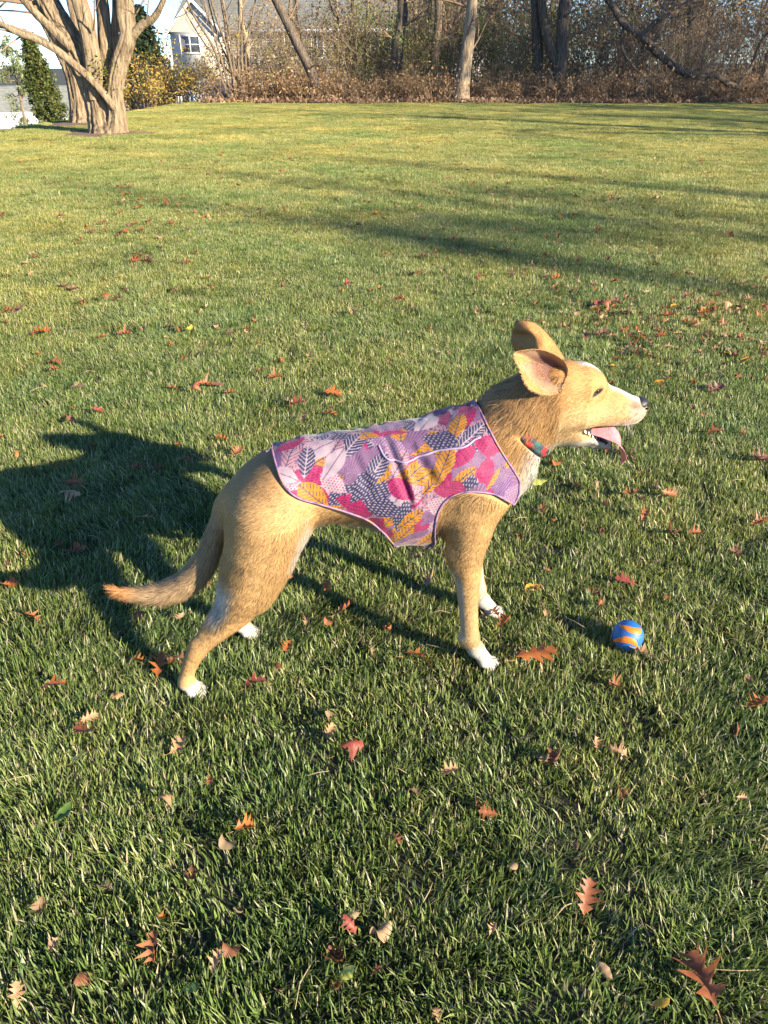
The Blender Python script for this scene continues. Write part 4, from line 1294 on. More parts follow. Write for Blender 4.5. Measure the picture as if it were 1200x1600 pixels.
def coat(P, N):
    """coat colour at points with normals"""
    x, y, z = P.T
    ay = np.abs(y)
    n1 = vnoise(P, 60, 1) - 0.5
    n2 = vnoise(P, 18, 2) - 0.5
    wob = 0.012 * n1 + 0.02 * n2
    c = np.tile(GOLD, (len(P), 1))

    def lay(m, colr):
        nonlocal c
        m = np.clip(m, 0, 1)[:, None]
        c = c * (1 - m) + np.asarray(colr) * m

    leg_f = (x > 0.17) & (x < 0.40) & (z < 0.33)
    on_tail = np.min([seg_dist(P, p_[:3], q_[:3]) - 0.5 * (p_[3] + q_[3]) for p_, q_ in zip(TAIL[2:-1], TAIL[3:])], axis=0) < 0.006
    leg_h = (x < -0.12) & (z < 0.36) & ~on_tail
    lay(0.55 * smooth01(0.43, 0.50, z + wob * 2) * (x < 0.25), TANC * 0.78)           # the back
    lay(0.40 * smooth01(0.42, 0.50, z + wob * 2) * smooth01(-0.05, -0.15, x), DARK * 1.5)   # grizzled croup
    lay(0.55 * smooth01(0.555, 0.60, z + (x - 0.30) * -0.4 + wob) * smooth01(0.40, 0.36, x) * (x > 0.22), DARK * 1.6)   # nape
    lay(0.5 * smooth01(0.20, 0.30, x) * smooth01(0.48, 0.53, z) * smooth01(0.43, 0.38, x), TANC * 1.02)
    # tail: grizzled with an orange tip
    tail = on_tail * smooth01(-0.262, -0.285, x)
    lay(0.75 * tail, np.array([0.36, 0.25, 0.145]))
    lay(0.35 * tail * smooth01(0.3, 0.9, N[:, 2]), DARK * 1.6)
    lay(0.9 * tail * smooth01(-0.43, -0.475, x), np.array([0.44, 0.20, 0.07]))
    # white underside
    under = smooth01(-0.45, -0.85, N[:, 2] + wob * 4) * smooth01(0.405, 0.345, z) * (x > -0.2) * (x < 0.22)
    lay(under, WHITE)
    inner = smooth01(0.25, 0.75, -np.sign(y) * N[:, 1]) * (z < 0.40) * (leg_f | leg_h)
    lay(0.85 * inner, WHITE)
    lay(0.9 * smooth01(0.62, 0.9, N[:, 0] + wob * 3) * smooth01(0.28, 0.32, z) * (x < -0.04) * (x > -0.2) * smooth01(0.42, 0.36, z), WHITE * 0.95)
    lay(0.95 * smooth01(-0.30, -0.75, N[:, 0] + wob * 4) * smooth01(0.165, 0.20, z) * smooth01(0.30, 0.25, z) * leg_h, WHITE)      # back of the thigh
    lay(0.7 * smooth01(-0.35, -0.8, N[:, 0] + wob * 3) * smooth01(0.055, 0.08, z) * leg_f * (z < 0.27), WHITE)
    lay(0.55 * smooth01(0.25, 0.06, z) * leg_f, CREAM)
    # paws
    lay(smooth01(0.058, 0.040, z + wob) * (x > 0.1), WHITE * 0.74)
    lay(smooth01(0.030, 0.014, z + wob) * (x < 0.1), WHITE * 0.74)
    # chest and throat
    chest = smooth01(0.05, 0.50, N[:, 0] - 0.5 * N[:, 2] * 0.6 + wob * 4) * (x > 0.27) * smooth01(0.37, 0.41, z) * smooth01(0.545, 0.51, z + (x - 0.36) * 0.3)
    chest = chest * smooth01(0.085, 0.055, ay)
    lay(chest, WHITE)
    # face
    head = (x > 0.395) & (z > 0.47)
    lay(0.75 * head * smooth01(0.60, 0.555, z + wob) * smooth01(0.555, 0.50, x), CREAM)
    lay(0.60 * head * smooth01(0.585, 0.62, z) * smooth01(0.50, 0.47, x), TANC * 1.02)
    lay(0.55 * head * smooth01(0.560, 0.590, z) * smooth01(0.475, 0.50, x) * smooth01(0.555, 0.53, x), TANC * 1.05)
    muz = head * smooth01(0.530, 0.575, x + wob * 1.2)
    lay(0.75 * muz, WHITE * 0.46)
    lay(0.85 * head * smooth01(0.545, 0.530, z + wob * 0.4) * smooth01(0.50, 0.535, x), WHITE * 0.95)
    lay(0.8 * head * smooth01(0.513, 0.500, z) * (x < 0.52), WHITE * 0.95)
    blaze = smooth01(0.017, 0.009, ay + n1 * 0.006) * smooth01(0.2, 0.5, N[:, 2]) * head * smooth01(0.435, 0.450, x)
    lay(blaze * 0.95, WHITE)
    # speckle of whisker beds
    lay(0.6 * head * smooth01(0.505, 0.545, x) * smooth01(0.585, 0.570, z) * (vnoise(P, 330, 5) > 0.60), DARK * 1.2)
    lay(0.35 * head * smooth01(0.535, 0.57, x) * smooth01(0.555, 0.572, z) * (blaze < 0.3), DARK * 1.3)
    # dark eye rims, lips, mouth
    e = np.sqrt(((x - 0.4715) / 1.7) ** 2 + ((z - 0.6125) - 0.45 * (x - 0.4715)) ** 2)
    lay(smooth01(0.0085, 0.0055, e) * (ay > 0.025), BLACK * 1.6)
    g1 = seg_dist(np.stack([x, 0 * y, z], -1), (0.461, 0, 0.5280), (0.545, 0, 0.5020))
    rad = 0.0050 + (0.0255 - 0.0050) * np.clip((x - 0.461) / 0.084, 0, 1)
    lay(head * smooth01(0.0042, 0.0020, g1 - rad) * (x < np.where(z < 0.50, 0.519, 0.541)), BLACK * 1.4)
    inner_m = head * smooth01(0.0035, 0.001, g1 - rad) * (ay < 0.016) * (x < 0.54)
    lay(0.8 * inner_m, np.array([0.11, 0.035, 0.035]))
    lay(0.30 * head * smooth01(0.020, 0.008, np.hypot(x - 0.462, z - 0.632)) * (ay > 0.02), TANC)          # brow
    lay(0.35 * (x > 0.36) * (x < 0.43) * smooth01(0.57, 0.60, z + wob), TANC * 0.9)
    c = c * (1 + 0.20 * n2 + 0.20 * n1)[:, None]
    return np.clip(c, 0.004, 0.85)


body_me = new_mesh('dog_body', V, Q, coat(V, N), smooth=True)
M_coat = mat_attr('dog_coat', rough=0.75, spec=0.15, noise_scale=260.0, amount=0.18)
M_fur = mat_attr('dog_fur', rough=0.6, spec=0.22)
body = link('body', body_me, M_coat, dog)

# -- ears: cupped shells with a rim, a hollow and a thickness
def ear_mesh(rim, centre, bulge, thick, nr=20, per=9):
    R = catmull(rim, per, closed=True)
    c = np.array(centre)
    b = np.array(bulge)
    n = len(R)
    shells = []
    for side in (0.0, 1.0):
        rows = [c + b + side * thick[0]]
        for k in range(1, nr + 1):
            t = k / nr
            th = np.arange(n) / n * 2 * np.pi
            p = c + (R - c) * t + b * (1 - t ** 2.2)
            p = p + (b / np.linalg.norm(b)) * (0.0045 * np.sin(th * 5 + 1.3) * t * t * (1 - 0.5 * t))[:, None]
            rows.append(p + side * np.array(thick[0]) * (1 - t ** 6))
        shells.append(rows)
    Vv = [np.atleast_2d(shells[0][0])] + [r for r in shells[0][1:]] + [np.atleast_2d(shells[1][0])] + [r for r in shells[1][1:-1]]
    Vs = np.vstack(Vv)
    T, Qs = [], []
    o2 = 1 + nr * n
    for j in range(n):
        j2 = (j + 1) % n
        T.append((0, 1 + j, 1 + j2))
        T.append((o2, o2 + 1 + j2, o2 + 1 + j))
        for k in range(nr - 1):
            Qs.append((1 + k * n + j, 1 + (k + 1) * n + j, 1 + (k + 1) * n + j2, 1 + k * n + j2))
        for k in range(nr - 1):
            a0, a1 = o2 + 1 + k * n + j, o2 + 1 + k * n + j2
            if k < nr - 2:
                b0, b1 = o2 + 1 + (k + 1) * n + j, o2 + 1 + (k + 1) * n + j2
            else:
                b0, b1 = 1 + (nr - 1) * n + j, 1 + (nr - 1) * n + j2
            Qs.append((a0, a1, b1, b0))
    return Vs, np.array(Qs), np.array(T), n, nr


NEAR_RIM = [(0.4080, -0.040, 0.6560), (0.3900, -0.052, 0.6840), (0.3640, -0.062, 0.7010), (0.3300, -0.072, 0.7140), (0.3020, -0.080, 0.7160), (0.2850, -0.086, 0.7120), (0.2895, -0.091, 0.7000),
            (0.2975, -0.098, 0.6800), (0.3085, -0.105, 0.6590), (0.3280, -0.101, 0.6430), (0.3560, -0.090, 0.6310), (0.3880, -0.066, 0.6300)]
FAR_RIM = [(0.4260, 0.030, 0.6480), (0.4130, 0.050, 0.6780), (0.3980, 0.060, 0.6960), (0.3810, 0.066, 0.7120), (0.3660, 0.070, 0.7210), (0.3500, 0.075, 0.7230),
           (0.3360, 0.081, 0.7190), (0.3350, 0.086, 0.7080), (0.3370, 0.096, 0.6880), (0.3400, 0.106, 0.6620), (0.3600, 0.098, 0.6350), (0.3960, 0.070, 0.6280)]
ears = []
for rimp, cen, bul, thk, back in ((NEAR_RIM, (0.368, -0.066, 0.660), (0.012, 0.042, -0.004), (0.004, 0.006, 0.0), False),
                            (FAR_RIM, (0.382, 0.060, 0.664), (-0.004, -0.030, 0.004), (0.0, 0.006, 0.0), True)):
    Ve, Qe, Te, n, nr = ear_mesh(rimp, cen, bul, [np.array(thk)])
    if bul[1] < 0:                # the folded tip leaves a hollow
        Ve[:, 1] += 0.026 * np.exp(-((Ve[:, 0] - 0.352) / 0.015) ** 2 - ((Ve[:, 2] - 0.690) / 0.012) ** 2)
    Ne = np.zeros_like(Ve)
    outside = np.arange(len(Ve)) >= 1 + nr * n
    rr = np.zeros(len(Ve))
    for k in range(nr):
        rr[1 + k * n:1 + (k + 1) * n] = (k + 1) / nr
    rr[outside] = 1.0
    if back:                      # this ear shows its furred back
        outside = ~outside
        rr[:] = 0.5
        rr[outside] = 1.0
    nz = vnoise(Ve, 70, 3)[:, None]
    ce = np.where(outside[:, None], TANC * (0.85 + 0.3 * nz), 0)
    pink_shaded = np.array([0.135, 0.068, 0.056])  # pink ear skin, darkened to paint the cup's deep shade into it
    pale = np.array([0.35, 0.245, 0.155])
    a = smooth01(0.40, 0.92, rr)[:, None]  # painted shade eases off from the centre to the rim
    ce = np.where(outside[:, None], ce, pink_shaded * (1 - a) + pale * a * (0.85 + 0.3 * nz))
    rimz = smooth01(0.86, 1.0, rr)[:, None] * (~outside)[:, None]
    ce = ce * (1 - rimz) + GOLD * 0.95 * rimz
    me = new_mesh('dog_ear', Ve, [Qe, Te], ce, smooth=True)
    e = link('ear', me, M_coat, dog)
    ears.append((Ve, Qe, Te, ce, outside, rr, n, nr))

# -- eyes, nose, tongue, teeth
def ellipsoid(c, r, nu=16, nv=10, R=None):
    u = np.linspace(0, 2 * np.pi, nu, endpoint=False)
    v = np.linspace(0, np.pi, nv)
    Vv = np.array([[np.sin(b) * np.cos(a), np.sin(b) * np.sin(a), np.cos(b)] for b in v for a in u]) * np.array(r)
    if R is not None:
        Vv = Vv @ np.array(R).T
    Qv = [(i * nu + j, (i + 1) * nu + j, (i + 1) * nu + (j + 1) % nu, i * nu + (j + 1) % nu) for i in range(nv - 1) for j in range(nu)]
    return Vv + np.array(c), np.array(Qv)


M_eye = plain('eye_brown', (0.02, 0.011, 0.006), 0.08, 0.6)
M_nose = mat_noise('nose_leather', [(0.35, (0.012, 0.012, 0.014)), (0.7, (0.035, 0.033, 0.036))], 500, 0.42, 0.4, 0.002, spec=0.5)
M_tongue = mat_noise('tongue_pink', [(0.3, (0.52, 0.17, 0.19)), (0.7, (0.64, 0.25, 0.26))], 120, 0.32, 0.25, 0.002, spec=0.5)
M_tooth = plain('tooth_ivory', (0.70, 0.60, 0.42), 0.3, 0.5)
for s in (-1, 1):
    ca, sa = math.cos(math.radians(28)), math.sin(math.radians(28))
    Rm = np.array([[ca, 0, -sa], [0, 1, 0], [sa, 0, ca]])
    P0 = np.array([0.4715, 0, 0.6125])
    ys = np.linspace(0.02, 0.08, 120)
    line = np.stack([np.full(120, P0[0]), s * ys, np.full(120, P0[2])], -1)
    d = sample(F, line)
    ysurf = ys[np.argmax(d > 0)]
    Ve, Qe = ellipsoid((P0[0], s * (ysurf - 0.0045), P0[2]), (0.0085, 0.0062, 0.0052), R=Rm)
    link('eye', new_mesh('dog_eye', Ve, Qe, smooth=True), M_eye, dog)
Vn, Qn = ellipsoid((0, 0, 0), (0.0180, 0.0175, 0.0150), 24, 16)
Vn[:, 1] *= 1 - 0.35 * smooth01(-0.002, -0.014, Vn[:, 2])
Vn[:, 0] -= 0.010 * smooth01(0.0, -0.0135, Vn[:, 2])
gro = np.exp(-((np.abs(Vn[:, 1]) - 0.010) / 0.0045) ** 2 - ((Vn[:, 2] + 0.002) / 0.004) ** 2) * (Vn[:, 0] > -0.002)
Vn[:, 0] -= 0.005 * gro
Vn[:, 1] *= 1 - 0.25 * gro
nose = link('nose', new_mesh('dog_nose', Vn + np.array([0.5830, 0, 0.5655]), Qn, smooth=True), M_nose, dog)
for s in (-1, 1):
    Ve, Qe = ellipsoid((0.5900, s * 0.0138, 0.5605), (0.0060, 0.0030, 0.0022), 10, 7)
    link('nostril', new_mesh('dog_nostril', Ve, Qe, smooth=True), plain('nostril_dark', (0.004, 0.004, 0.004), 0.9, 0.1), nose)

tp = catmull([(0.452, 0.004, 0.5100), (0.4744, -0.002, 0.5200), (0.4928, -0.007, 0.5200), (0.5102, -0.015, 0.5165), (0.5290, -0.024, 0.5075),
              (0.5420, -0.031, 0.4910), (0.5485, -0.034, 0.4690), (0.5490, -0.034, 0.4510)], 5)
nt_ = len(tp)
tv = []
tan_ = np.gradient(tp, axis=0)
tan_ /= np.linalg.norm(tan_, axis=1, keepdims=True)
for i in range(nt_):
    u = i / (nt_ - 1)
    w = 0.0185 * (0.85 + 0.35 * math.sin(u * 2.6)) * (1 - smooth01(0.82, 1.0, u) * 0.85)
    th_ = 0.0042 * (1 - 0.6 * u)
    wd = np.array([0.0, 0.86, 0.45])
    wd = wd - tan_[i] * (wd @ tan_[i])
    wd /= np.linalg.norm(wd)
    up = np.cross(tan_[i], wd)
    for a in np.linspace(0, 2 * np.pi, 14, endpoint=False):
        off = wd * w * math.cos(a) + up * (th_ * math.sin(a) - 0.003 * (1 - abs(math.cos(a))) * (math.sin(a) > 0) + 0.0025 * math.cos(a) ** 2)
        tv.append(tp[i] + off)
tq = [(i * 14 + j, i * 14 + (j + 1) % 14, (i + 1) * 14 + (j + 1) % 14, (i + 1) * 14 + j) for i in range(nt_ - 1) for j in range(14)]
tq.append
tong = new_mesh('dog_tongue', np.array(tv), [np.array(tq)], smooth=True)
link('tongue', tong, M_tongue, dog)
for s in (-1, 1):
    for k, (x, z, ln, r) in enumerate(((0.4650, 0.5185, 0.0100, 0.0052), (0.4745, 0.5125, 0.0090, 0.0050), (0.4845, 0.5060, 0.0080, 0.0042), (0.4935, 0.5005, 0.0070, 0.0034),
                                       (0.5020, 0.4960, 0.0060, 0.0030), (0.5100, 0.4925, 0.0050, 0.0028), (0.5250, 0.4870, 0.0165, 0.0040))):
        y = s * (0.0235 - 0.011 * (x - 0.467) / 0.055)
        tipx = 0.003 if k == 6 else -0.001
        Vt, Qt, Tt = tube_arrays([(x, y, z - 0.006), (x, y, z), (x + tipx, y * 1.02, z + ln * 0.55), (x + tipx * 0.4, y * 1.02, z + ln)], [r, r, r * 0.7, r * 0.12], 7)
        link('tooth', new_mesh('dog_tooth', Vt, [Qt, Tt], smooth=True), M_tooth, dog)
# claws
M_claw = plain('claw_horn', (0.10, 0.085, 0.07), 0.4, 0.4)
for leg in (NHIND, FHIND, NFORE, FFORE):
    s = np.sign(leg[-1][1])
    hind = leg in (NHIND, FHIND)
    px, pz, n = (leg[-1][0] + 0.012, -0.003, 0.021) if hind else (leg[-1][0] + 0.020, 0.006, 0.026)
    for oy, ln in ((-0.0180, 0.015), (-0.0068, n), (0.0068, n), (0.0180, 0.015)):
        x0, y0, z0 = px + ln + 0.006, s * 0.09 + oy, pz - 0.007
        Vt, Qt, Tt = tube_arrays([(x0 - 0.004, y0, z0 + 0.002), (x0 + 0.003, y0, z0 + 0.0005), (x0 + 0.008, y0, z0 - 0.006)], [0.0026, 0.0022, 0.0006], 6)
        link('claw', new_mesh('dog_claw', Vt, [Qt, Tt], smooth=True), M_claw, dog)
# whiskers
M_whisker = plain('whisker', (0.55, 0.50, 0.44), 0.4, 0.4)
wr_ = np.random.default_rng(8)
for s in (-1, 1):
    for k in range(7):
        x0, z0 = 0.535 + 0.006 * (k % 4), 0.545 + 0.007 * (k // 4) + wr_.uniform(-0.003, 0.003)
        p0 = np.array([x0, s * 0.022, z0])
        d = np.array([0.25 + wr_.uniform(-0.4, 0.4), s * 0.8, -0.35 + wr_.uniform(-0.3, 0.3)])
        d /= np.linalg.norm(d)
        ln = wr_.uniform(0.030, 0.050)
        Vt, Qt, Tt = tube_arrays([p0, p0 + d * ln * 0.5, p0 + d * ln + np.array([-0.004, 0, -0.008])], [0.0004, 0.0003, 0.0001], 4)
        link('whisker', new_mesh('dog_whisker', Vt, [Qt, Tt], smooth=True), M_whisker, dog)
# ------------------------------------------------------------------ the vest: cloth laid over the ribcage, cut to its pattern
VEST = [(0.236, 0.640), (0.246, 0.585), (0.262, 0.548), (0.283, 0.512), (0.304, 0.480), (0.318, 0.455), (0.3165, 0.430), (0.3085, 0.412), (0.2975, 0.4215),
        (0.280, 0.436), (0.262, 0.4455), (0.243, 0.4515), (0.224, 0.4545), (0.205, 0.4535), (0.189, 0.4485), (0.173, 0.438), (0.1615, 0.4225), (0.1535, 0.4000),
        (0.1515, 0.373), (0.1535, 0.3450), (0.1585, 0.3120), (0.150, 0.2990), (0.127, 0.2940), (0.1035, 0.2900), (0.0915, 0.2925), (0.0790, 0.3080), (0.068, 0.330), (0.0530, 0.3530),
        (0.0259, 0.381), (-0.0231, 0.4062), (-0.0711, 0.4267), (-0.1080, 0.4475), (-0.1330, 0.472), (-0.148, 0.498), (-0.157, 0.525), (-0.166, 0.62)]
poly = catmull(VEST, 8)


def inside(px, pz, poly):
    r = np.zeros(px.shape, dtype=bool)
    j = len(poly) - 1
    for i in range(len(poly)):
        xi, zi = poly[i]
        xj, zj = poly[j]
        if zi != zj:
            r ^= ((zi > pz) != (zj > pz)) & (px < (xj - xi) * (pz - zi) / (zj - zi) + xi)
        j = i
    return r


NX, NP = 320, 470
vx = np.linspace(-0.172, 0.322, NX)
ph = np.linspace(-np.pi, np.pi, NP)                     # 0 is the spine, negative is the near side
FTV = FT.copy()                       # the flap behind the elbow hangs a little off the belly
cone(FTV, (0.100, 0, 0.400), (0.150, 0, 0.398), 0.108, 0.110, 0.02, 1.15)
zc = np.interp(vx, [t[0] for t in TORSO], [t[2] for t in TORSO])
OFF = 0.0075


def march(x, zc0, phi):
    dirs = np.stack([np.zeros_like(phi), np.sin(phi), np.cos(phi)], -1)
    o = np.stack([x, np.zeros_like(x), zc0], -1)
    rs = np.linspace(0.03, 0.19, 65)
    prev = sample(FTV, o + dirs * rs[0])
    hit = np.full(x.shape, rs[-1])
    done = np.zeros(x.shape, dtype=bool)
    for r0, r1 in zip(rs[:-1], rs[1:]):
        cur = sample(FTV, o + dirs * r1)
        m = (~done) & (prev < OFF) & (cur >= OFF)
        hit = np.where(m, r0 + (r1 - r0) * (OFF - prev) / np.where(m, cur - prev, 1), hit)
        done |= m
        prev = cur
    return hit


XX, PP = np.meshgrid(vx, ph, indexing='ij')
ZC = np.repeat(zc[:, None], NP, 1)
RR = march(XX, ZC, PP)
# soften, so that the cloth bridges small hollows
for _ in range(6):
    RR = (RR + np.roll(RR, 1, 1) + np.roll(RR, -1, 1)) / 3
    RR[1:-1] = (RR[1:-1] + RR[2:] + RR[:-2]) / 3
PX = np.stack([XX, np.sin(PP) * RR, ZC + np.cos(PP) * RR], -1)
arc = np.concatenate([np.zeros((NX, 1)), np.cumsum(np.linalg.norm(np.diff(PX, axis=1), axis=2), axis=1)], 1)
mid = arc[:, NP // 2][:, None]
TT = arc - mid                                            # arc length from the spine, negative on the near side
# folds and puckers
Pn = PX.reshape(-1, 3)
side = np.sign(TT) * 1.0
fold = np.zeros_like(RR)
for s in (-1, 1):
    m = (TT * s > 0)
    a = np.abs(TT)
    for (x0, a0, x1, a1, w, dep) in ((0.060, 0.030, 0.105, 0.185, 0.0055, -0.0055), (0.073, 0.030, 0.118, 0.190, 0.0075, 0.0050), (0.045, 0.02, 0.085, 0.17, 0.008, 0.0028), (0.105, 0.055, 0.150, 0.150, 0.007, -0.0042),
                                     (0.118, 0.055, 0.165, 0.150, 0.008, 0.0035), (0.000, 0.060, 0.030, 0.150, 0.009, -0.0032), (0.012, 0.060, 0.042, 0.150, 0.009, 0.0026), (0.190, 0.050, 0.250, 0.110, 0.009, -0.0035),
                                     (0.205, 0.050, 0.270, 0.115, 0.009, 0.0032), (-0.070, 0.060, -0.020, 0.110, 0.009, -0.0030), (0.110, 0.200, 0.140, 0.120, 0.008, -0.0038), (0.255, 0.10, 0.300, 0.150, 0.007, -0.003)):
        dx, da = x1 - x0, a1 - a0
        LL = dx * dx + da * da
        t = np.clip(((XX - x0) * dx + (a - a0) * da) / LL, 0, 1)
        d = np.hypot(XX - x0 - t * dx, a - a0 - t * da)
        fold += m * dep * np.exp(-(d / w) ** 2) * np.sin(np.pi * np.clip(t, 0.02, 0.98)) ** 0.4
nz = vnoise(Pn * np.array([1, 1, 0.6]), 34, 4).reshape(RR.shape) - 0.5
nz2 = vnoise(Pn, 85, 6).reshape(RR.shape) - 0.5
nz3 = np.sin((XX * 46 - np.abs(TT) * 38) + 5 * nz) * smooth01(0.02, 0.06, np.abs(TT)) * (vnoise(Pn, 14, 9).reshape(RR.shape) > 0.45)
RR2 = RR + 0.95 * fold + 0.0050 * nz + 0.0018 * nz2 + 0.0009 * nz3
PX = np.stack([XX, np.sin(PP) * RR2, ZC + np.cos(PP) * RR2], -1)

# -- the print: overlapping leaves with veins, stripes and dots (S along the back, T down the flank)
S, T_ = XX.ravel(), TT.ravel()
MUST, MAG, NAVY, LAV = np.array([0.60, 0.27, 0.025]), np.array([0.42, 0.025, 0.14]), np.array([0.045, 0.048, 0.125]), np.array([0.27, 0.15, 0.29])
PINK, PURP, PALE, HOT = np.array([0.47, 0.27, 0.33]), np.array([0.15, 0.075, 0.19]), np.array([0.50, 0.40, 0.47]), np.array([0.46, 0.055, 0.17])
pc = np.tile(LAV, (len(S), 1)) * (0.9 + 0.2 * (np.sin((S * 0.8 + T_) * 900) > 0.3))[:, None]
prr = np.random.default_rng(22)
spots = []
for a in np.arange(-0.20, 0.36, 0.028):
    for b in np.arange(-0.46, 0.46, 0.028):
        spots.append((a + prr.uniform(-0.013, 0.013), b + prr.uniform(-0.013, 0.013)))
prr.shuffle(spots)
styles = [('vein', MUST), ('fan', LAV), ('dash', NAVY), ('vein', PINK), ('dash', MAG), ('vein', MUST), ('white', NAVY), ('dots', PALE), ('fan', HOT), ('fan', PURP), ('vein', MUST), ('vein', PINK), ('dash', NAVY), ('fan', LAV), ('dash', MAG), ('vein', PALE), ('vein', MUST), ('dots', LAV)]
for i, (a, b) in enumerate(spots):
    kind, colr = styles[i % len(styles)]
    ang = math.radians(prr.choice([35, 50, 25, -30, 70, 140]) + prr.uniform(-12, 12)) * (1 if b < 0 else -1)
    Lh = prr.uniform(0.030, 0.042)
    Wh = Lh * prr.uniform(0.42, 0.56)
    du, dv = S - a, -(np.abs(T_) - abs(b)) * 1.0
    same = (T_ * b > 0) | (np.abs(T_) < 0.03)
    u = du * math.cos(ang) + dv * math.sin(ang)
    v = -du * math.sin(ang) + dv * math.cos(ang)
    un = u / Lh
    prof = np.where(np.abs(un) < 1, np.clip(1 - np.abs(un) ** 1.9, 0, 1) ** 0.85 * (1 + 0.25 * un), 0)
    if kind in ('dots', 'fan') and prr.uniform() < 0.5:
        prof = np.where(np.abs(un) < 1, np.sqrt(np.clip(1 - un * un, 0, 1)), 0)
    m = same & (np.abs(v) < Wh * prof)
    if not m.any():
        continue
    cc = np.tile(colr, (m.sum(), 1))
    uu, vv = u[m], v[m]
    if kind == 'vein':
        line = (np.abs(vv) < 0.0010) | ((np.mod(uu - np.abs(vv) * 0.9, 0.0085) < 0.0015))
        cc[line] = NAVY * 1.1 if colr is not PALE else LAV * 0.7
        if colr is PALE:
            cc[(np.mod(uu - np.abs(vv) * 0.9, 0.0085) < 0.0015) & (np.abs(vv) > 0.001)] = PALE * 0.93
    elif kind == 'fan':
        th = np.arctan2(vv, uu + Lh * 1.1)
        line = np.mod(th, 0.105) < 0.030
        cc[line] = colr * (0.50 if colr is not PURP else 2.4)
    elif kind == 'dash':
        line = (np.mod(uu, 0.0085) < 0.0046) & (np.mod(vv + 0.0027 * (np.floor(uu / 0.0085) % 2), 0.0054) < 0.0020)
        cc[line] = PALE if colr is NAVY else colr * 0.40
    elif kind == 'dots':
        line = (np.mod(uu, 0.0055) < 0.0024) & (np.mod(vv + 0.0027 * (np.floor(uu / 0.0055) % 2), 0.0055) < 0.0024)
        cc[line] = MAG * 0.8 if colr is PALE else PALE
    elif kind == 'white':
        line = (np.abs(vv) < 0.0012) | ((np.mod(uu - np.abs(vv) * 0.9, 0.0078) < 0.0021))
        cc[line] = PALE
    pc[m] = cc
pc *= np.array([0.56, 0.53, 0.52])

keep = inside(PX[..., 0], PX[..., 2], poly)
ii = np.arange(NX * NP).reshape(NX, NP)
qa = np.stack([ii[:-1, :-1], ii[1:, :-1], ii[1:, 1:], ii[:-1, 1:]], -1).reshape(-1, 4)
kf = keep.ravel()
qk = qa[kf[qa].all(1)]
used = np.unique(qk)
remap = -np.ones(NX * NP, dtype=int)
remap[used] = np.arange(len(used))
vest_me = new_mesh('dog_vest', PX.reshape(-1, 3)[used], remap[qk], pc[used], smooth=True)
M_vest = mat_attr('vest_print', rough=0.62, spec=0.25, noise_scale=900.0, amount=0.10, sheen=0.15)
vest = link('vest', vest_me, M_vest, dog)
vest['label'] = 'vest printed with mustard, magenta, lavender and navy leaves'


def on_vest(xz, s, lift=0.0015):
    """points of the vest's surface over the side-view points xz, on side s"""
    out = []
    for x, z in xz:
        i = int(np.clip((x - vx[0]) / (vx[1] - vx[0]), 0, NX - 1))
        half = slice(NP // 2, NP) if s > 0 else slice(NP // 2, None, -1)
        zz = PX[i, half, 2]
        yy = PX[i, half, 1]
        k = int(np.argmax(zz < z)) if (zz < z).any() else -1
        if k <= 0:
            out.append((x, yy[0] if k == 0 else yy[-1], zz[0] if k == 0 else z))
        else:
            f = (zz[k - 1] - z) / (zz[k - 1] - zz[k] + 1e-9)
            out.append((x, yy[k - 1] + f * (yy[k] - yy[k - 1]) + s * lift, z))
    return np.array(out)


M_bind = mat_noise('vest_binding', [(0.30, (0.06, 0.05, 0.12)), (0.42, (0.20, 0.12, 0.23)), (0.55, (0.32, 0.17, 0.24)), (0.64, (0.36, 0.17, 0.03)), (0.75, (0.16, 0.10, 0.20))], 42, 0.6, coord='object', detail=2.0)
hem = poly
top_i = [0, len(poly) - 1]
for s in (-1, 1):
    P3 = on_vest(hem, s)
    # the ends run over the spine: clamp them onto the cloth
    zt = np.interp(P3[:, 0], vx, PX[:, NP // 2, 2])
    ok = P3[:, 2] <= zt + 0.001
    P3 = P3[ok]
    first = np.array([[P3[0, 0] - 0.002, 0.0, np.interp(P3[0, 0] - 0.002, vx, PX[:, NP // 2, 2]) + 0.001]])
    last = np.array([[P3[-1, 0] - 0.001, 0.0, np.interp(P3[-1, 0], vx, PX[:, NP // 2, 2]) + 0.001]])
    P3 = np.vstack([first, P3, last])
    for _ in range(2):
        P3[1:-1] = (P3[1:-1] * 2 + P3[2:] + P3[:-2]) / 4
    Vt, Qt, Tt = tube_arrays(P3, np.full(len(P3), 0.0020), 7)
    link('binding', new_mesh('vest_binding', Vt, [Qt, Tt], smooth=True), M_bind, vest)
# piped seam and folded edge of the leash slit near the spine
M_pipe = plain('vest_piping', (0.30, 0.23, 0.34), 0.55)
sp = catmull([(0.048, 0.528), (0.058, 0.512), (0.078, 0.506), (0.105, 0.508), (0.140, 0.520), (0.175, 0.530), (0.205, 0.535), (0.238, 0.548)], 6)
P3 = on_vest(sp, -1, 0.001)
Vt, Qt, Tt = tube_arrays(P3, np.full(len(P3), 0.0022), 6)
link('seam', new_mesh('vest_seam', Vt, [Qt, Tt], smooth=True), M_pipe, vest)

